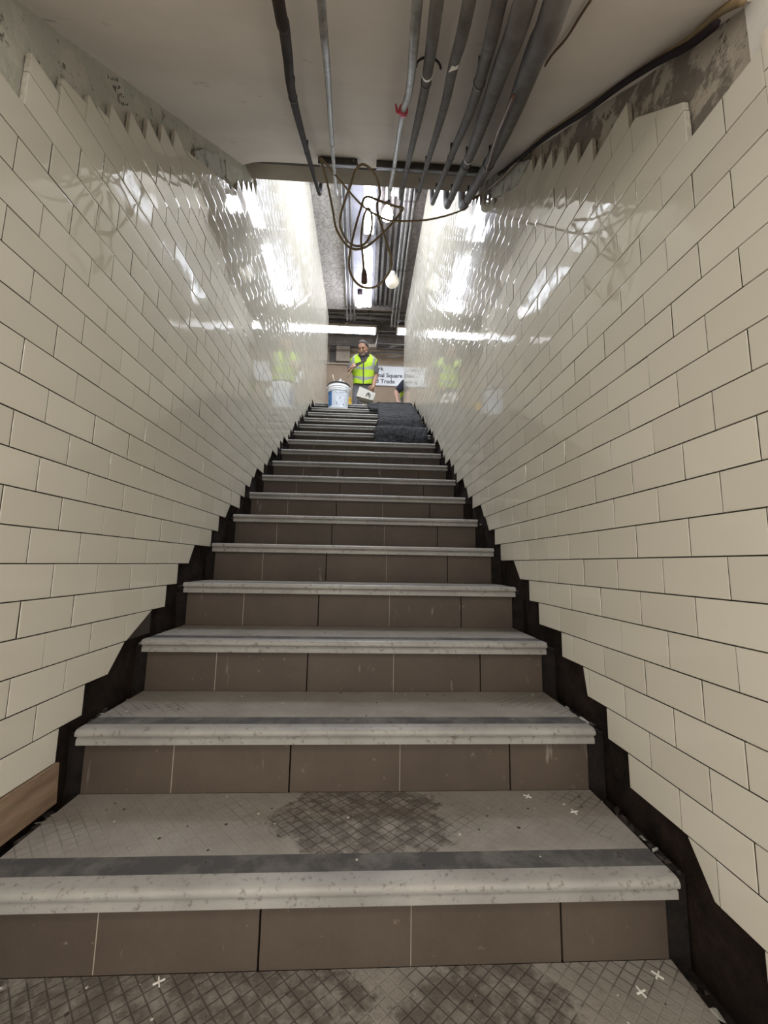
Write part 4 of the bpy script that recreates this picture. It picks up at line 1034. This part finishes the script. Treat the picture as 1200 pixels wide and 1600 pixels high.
# vest: open neck, black zip, two silver belts dipping to the middle, silver shoulder bands
def man_vest_rule(a, t):
    front = 180 < a < 360
    d = abs(a-270) if front else abs(a-90)                           # 0 = centre front / back
    if front and t > 0.42 and d < (t-0.42)*78+1.5: return None      # open neckline
    if t > 0.50 and d > 82-(t-0.50)*55: return None                 # arm openings
    if front and t < 0.02+0.0007*d: return None                     # hem cut away towards the sides
    if front and d < 3.6 and t < 0.46: return 2                     # zip
    tt = t-0.0014*d
    if 0.07 < tt < 0.15 or 0.29 < tt < 0.37: return 1               # belts
    if t > 0.37 and 40 < d < 54: return 1                           # shoulder bands
    return 0
vk = [(V3(-0.045,5.85,3.70),X3*0.160,Y3*0.150),(V3(-0.045,5.85,3.84),X3*0.178,Y3*0.152),(V3(-0.05,5.845,3.98),X3*0.192,Y3*0.155),
      (V3(-0.05,5.84,4.11),X3*0.222,Y3*0.156),(V3(-0.048,5.835,4.205),X3*0.238,Y3*0.135),(V3(-0.047,5.825,4.275),X3*0.165,Y3*0.100),(V3(-0.047,5.815,4.30),X3*0.100,Y3*0.085)]
ringshell(interp_sections(vk, 130), 'hi_vis_vest', VEST, man, man_vest_rule, [VEST, SILV, ZIP], 220, 0.007)
# dark polo front in the neck opening
ringshell(interp_sections([(c_, ax*1.135, ay*1.16) for c_, ax, ay in torso[3:]]+[(V3(-0.046,5.805,4.27),X3*0.088,Y3*0.082)], 20), 'shirt_front', COLL, man, lambda a, t: 0 if abs(a-270) < 42 else None, None, 90, 0.003)
# collar
ringshell([(V3(-0.047,5.80,4.245),X3*0.092,Y3*0.088),(V3(-0.047,5.79,4.285),X3*0.078,Y3*0.076),(V3(-0.047,5.785,4.315),X3*0.070,Y3*0.070)], 'collar', COLL, man)
tag(man, 'man in lime hi-vis vest at the top of the stairs, head bent over a brush', 'person')
# brush with wooden handle in his right hand, lying across the vest
tr = empty('brush_tool', (-0.238, 5.585, 3.955))
d = Vector((0.235, -0.01, 0.125)).normalized(); u_ = Vector((-d.z,0,d.x))
b = MB(); y_ = Vector((0,0.012,0))
q0, q1 = d*0.0, d*0.265
v = [q0-u_*0.030-y_, q1-u_*0.012-y_, q1+u_*0.012-y_, q0+u_*0.032-y_]; v += [p+y_*2 for p in v]
b.add(v, [(0,1,2,3),(7,6,5,4),(0,4,5,1),(1,5,6,2),(2,6,7,3),(3,7,4,0)]); o = b.build('brush_head', mat('dark_brown_brush', (0.035,0.022,0.019), 0.7), tr)
bv = o.modifiers.new('bevel', 'BEVEL'); bv.width = 0.006; bv.segments = 3
e2 = Vector((-0.078,0.0,-0.205)); b = MB(); b.tube([d*0.06, e2*0.4, e2], 0.0095, 8); b.build('brush_handle', mat('wooden_handle', (0.42,0.30,0.17), 0.6), tr, smooth=True)
tag(tr, "dark brown brush with a wooden handle held in the vested man's hand", 'brush')
# white carton in his lowered hand, open underneath
cn = empty('carton', (0.0, 5.56, 3.475))
CARD = mat('white_carton', (0.62,0.60,0.54), 0.7); CARD_D = mat('carton_inside', (0.22,0.18,0.13), 0.8)
q = [Vector((-0.105,0,0.095)), Vector((0.165,-0.01,-0.02)), Vector((0.125,0,-0.145)), Vector((-0.155,0.01,-0.075))]
nrm = Vector((0.05,-1,0.12)).normalized()
b = MB(); v = [p+nrm*0.05 for p in q]+[p-nrm*0.05 for p in q]
b.add(v, [(0,1,2,3),(7,6,5,4),(0,4,5,1),(1,5,6,2),(3,7,4,0)]); o = b.build('carton_body', CARD, cn); sd = o.modifiers.new('solid','SOLIDIFY'); sd.thickness = 0.004
b = MB(); f0, f1 = q[3].lerp(q[2],0.15)-nrm*0.045, q[2]-nrm*0.045
b.add([f0, f1, f1+Vector((-0.005,0.0,-0.055)), f0+Vector((0.11,0.0,-0.10))], [(0,1,2,3)]); o = b.build('carton_flap', CARD_D, cn); sd = o.modifiers.new('solid','SOLIDIFY'); sd.thickness = 0.004
b = MB()
ctr = q[0].lerp(q[2],0.60)+nrm*0.053; ex = (q[1]-q[0]).normalized(); ey = (q[0]-q[3]).normalized()
b.tube([ctr+ex*a_+ey*c_ for a_,c_ in ((-0.02,-0.03),(-0.012,0.01),(0.005,0.035),(0.02,0.02),(0.01,-0.015))], 0.008, 6, smooth=4)
b.tube([ctr+ex*a_+ey*c_ for a_,c_ in ((0.032,0.022),(0.045,0.0),(0.036,-0.032))], 0.007, 6, smooth=4)
b.build('carton_print', SIGN_K, cn)
tag(cn, "white carton with a black printed mark in the vested man's lowered hand", 'carton')

# second worker bending beyond the end of the right wall: an arm and a strip of vest show
p2 = empty('person', (0.95, 6.62, LAND))
W3 = lambda x, y, z: Vector((x-0.95, y-6.62, z-LAND))
pel2, ch2, nk2 = W3(1.00,6.64,3.66), W3(0.83,6.62,3.98), W3(0.84,6.62,4.14)
hc2 = W3(0.92,6.60,4.28); sL, sR = W3(0.735,6.42,4.09), W3(0.84,6.80,4.10)
eA, wA = W3(0.582,6.42,3.90), W3(0.60,6.36,3.72); eB, wB = W3(0.86,6.92,3.84), W3(0.86,6.80,3.62)
h1, h2 = W3(1.03,6.54,3.61), W3(1.03,6.74,3.61); k1, k2 = W3(0.96,6.50,3.28), W3(1.02,6.74,3.28); a1, a2 = W3(1.10,6.50,LAND+0.08), W3(1.14,6.76,LAND+0.08)
mid2 = W3(0.785,6.61,4.07)
ax2 = (ch2-pel2).normalized(); fr2 = Vector((-0.6,0,-0.45)).normalized(); fr2 = (fr2-ax2*fr2.dot(ax2)).normalized(); sd2 = ax2.cross(fr2)
tor2 = [(pel2-ax2*0.10, sd2*0.15, fr2*0.105),(pel2, sd2*0.165, fr2*0.12),(pel2.lerp(ch2,0.5), sd2*0.16, fr2*0.12),(ch2, sd2*0.18, fr2*0.128),(mid2, sd2*0.165, fr2*0.10),(mid2.lerp(nk2,0.5), sd2*0.09, fr2*0.075)]
mm = [loft_mesh(tor2), chain_mesh([[(sL,0.060),(sL.lerp(eA,0.5),0.052),(eA,0.045),(eA.lerp(wA,0.45),0.041),(wA,0.029)],[(sR,0.060),(sR.lerp(eB,0.5),0.050),(eB,0.043),(eB.lerp(wB,0.45),0.039),(wB,0.028)],
  [(mid2,0.062),(nk2,0.056),(hc2+Vector((0.02,0.02,-0.05)),0.058)],
  [(h1,0.090),(h1.lerp(k1,0.5),0.075),(k1,0.058),(k1.lerp(a1,0.4),0.055),(a1,0.040),(a1+Vector((-0.13,-0.01,-0.045)),0.035)],
  [(h2,0.090),(h2.lerp(k2,0.5),0.075),(k2,0.058),(k2.lerp(a2,0.4),0.055),(a2,0.040),(a2+Vector((-0.13,0.01,-0.045)),0.035)]], 'limbs')]
mm.append(chain_mesh(hand_chains(wA, (0.02,-0.02,-0.09), (0.8,0.3,0), 0.6, -1), 'hand')); mm.append(chain_mesh(hand_chains(wB, (-0.02,-0.03,-0.09), (0.8,-0.3,0), 0.6, 1), 'hand'))
Mh2 = Matrix.Rotation(R(-80), 3, 'Z') @ Matrix.Rotation(R(35), 3, 'X'); mm += head_meshes(hc2, Mh2)
join(mm, 'body', SKIN2, p2, 0.007)
me = blob(hc2+Vector((0.012,0,0.018)), 0.092, 0.082, 0.092, None, 14); me.materials.append(HAIR); o = bpy.data.objects.new('hair', me); C.objects.link(o); o.parent = p2
join([loft_mesh([(c_, u*1.1, w_*1.12) for c_, u, w_ in tor2]), chain_mesh([[(sL,0.076),(sL.lerp(eA,0.4),0.070),(sL.lerp(eA,0.72),0.064)],[(sR,0.076),(sR.lerp(eB,0.4),0.07),(sR.lerp(eB,0.72),0.064)]], 'sleeves')], 'tshirt', NAVY, p2, 0.008)
join([loft_mesh([(pel2+ax2*0.06, sd2*0.168, fr2*0.128),(pel2, sd2*0.172, fr2*0.13),(pel2-ax2*0.10, sd2*0.165, fr2*0.118)]), chain_mesh([[(h1,0.104),(h1.lerp(k1,0.5),0.09),(k1,0.078),(k1.lerp(a1,0.5),0.074),(a1,0.062)],[(h2,0.104),(h2.lerp(k2,0.5),0.09),(k2,0.078),(k2.lerp(a2,0.5),0.074),(a2,0.062)]], 'legs')], 'trousers', PANT, p2, 0.009)
for an in (a1, a2): join([blob(an+Vector((-0.07,0,-0.03)), 0.14, 0.05, 0.05), blob(an+Vector((0.01,0,0.02)), 0.06, 0.055, 0.07)], 'boot', BOOT, p2, 0.012)
ax, fr, sd_ = ax2, fr2, sd2
vk2 = [(pel2+ax*0.02, sd_*0.19, fr*0.185),(pel2+ax*0.18, sd_*0.185, fr*0.185),(pel2+ax*0.33, sd_*0.195, fr*0.175),(ch2+ax*0.05, sd_*0.19, fr*0.14),(ch2+ax*0.14, sd_*0.10, fr*0.08)]
def vest2(a, t):
    if t > 0.66 and (a < 20 or a > 340 or 160 < a < 200): return None
    if 0.08 < t < 0.18 or 0.36 < t < 0.48: return 1
    return 0
ringshell(interp_sections(vk2, 30), 'hi_vis_vest', VEST, p2, vest2, [VEST, SILV], 60)
tag(p2, 'worker in navy t-shirt and hi-vis vest bending beyond the right wall, bare arm showing', 'person')
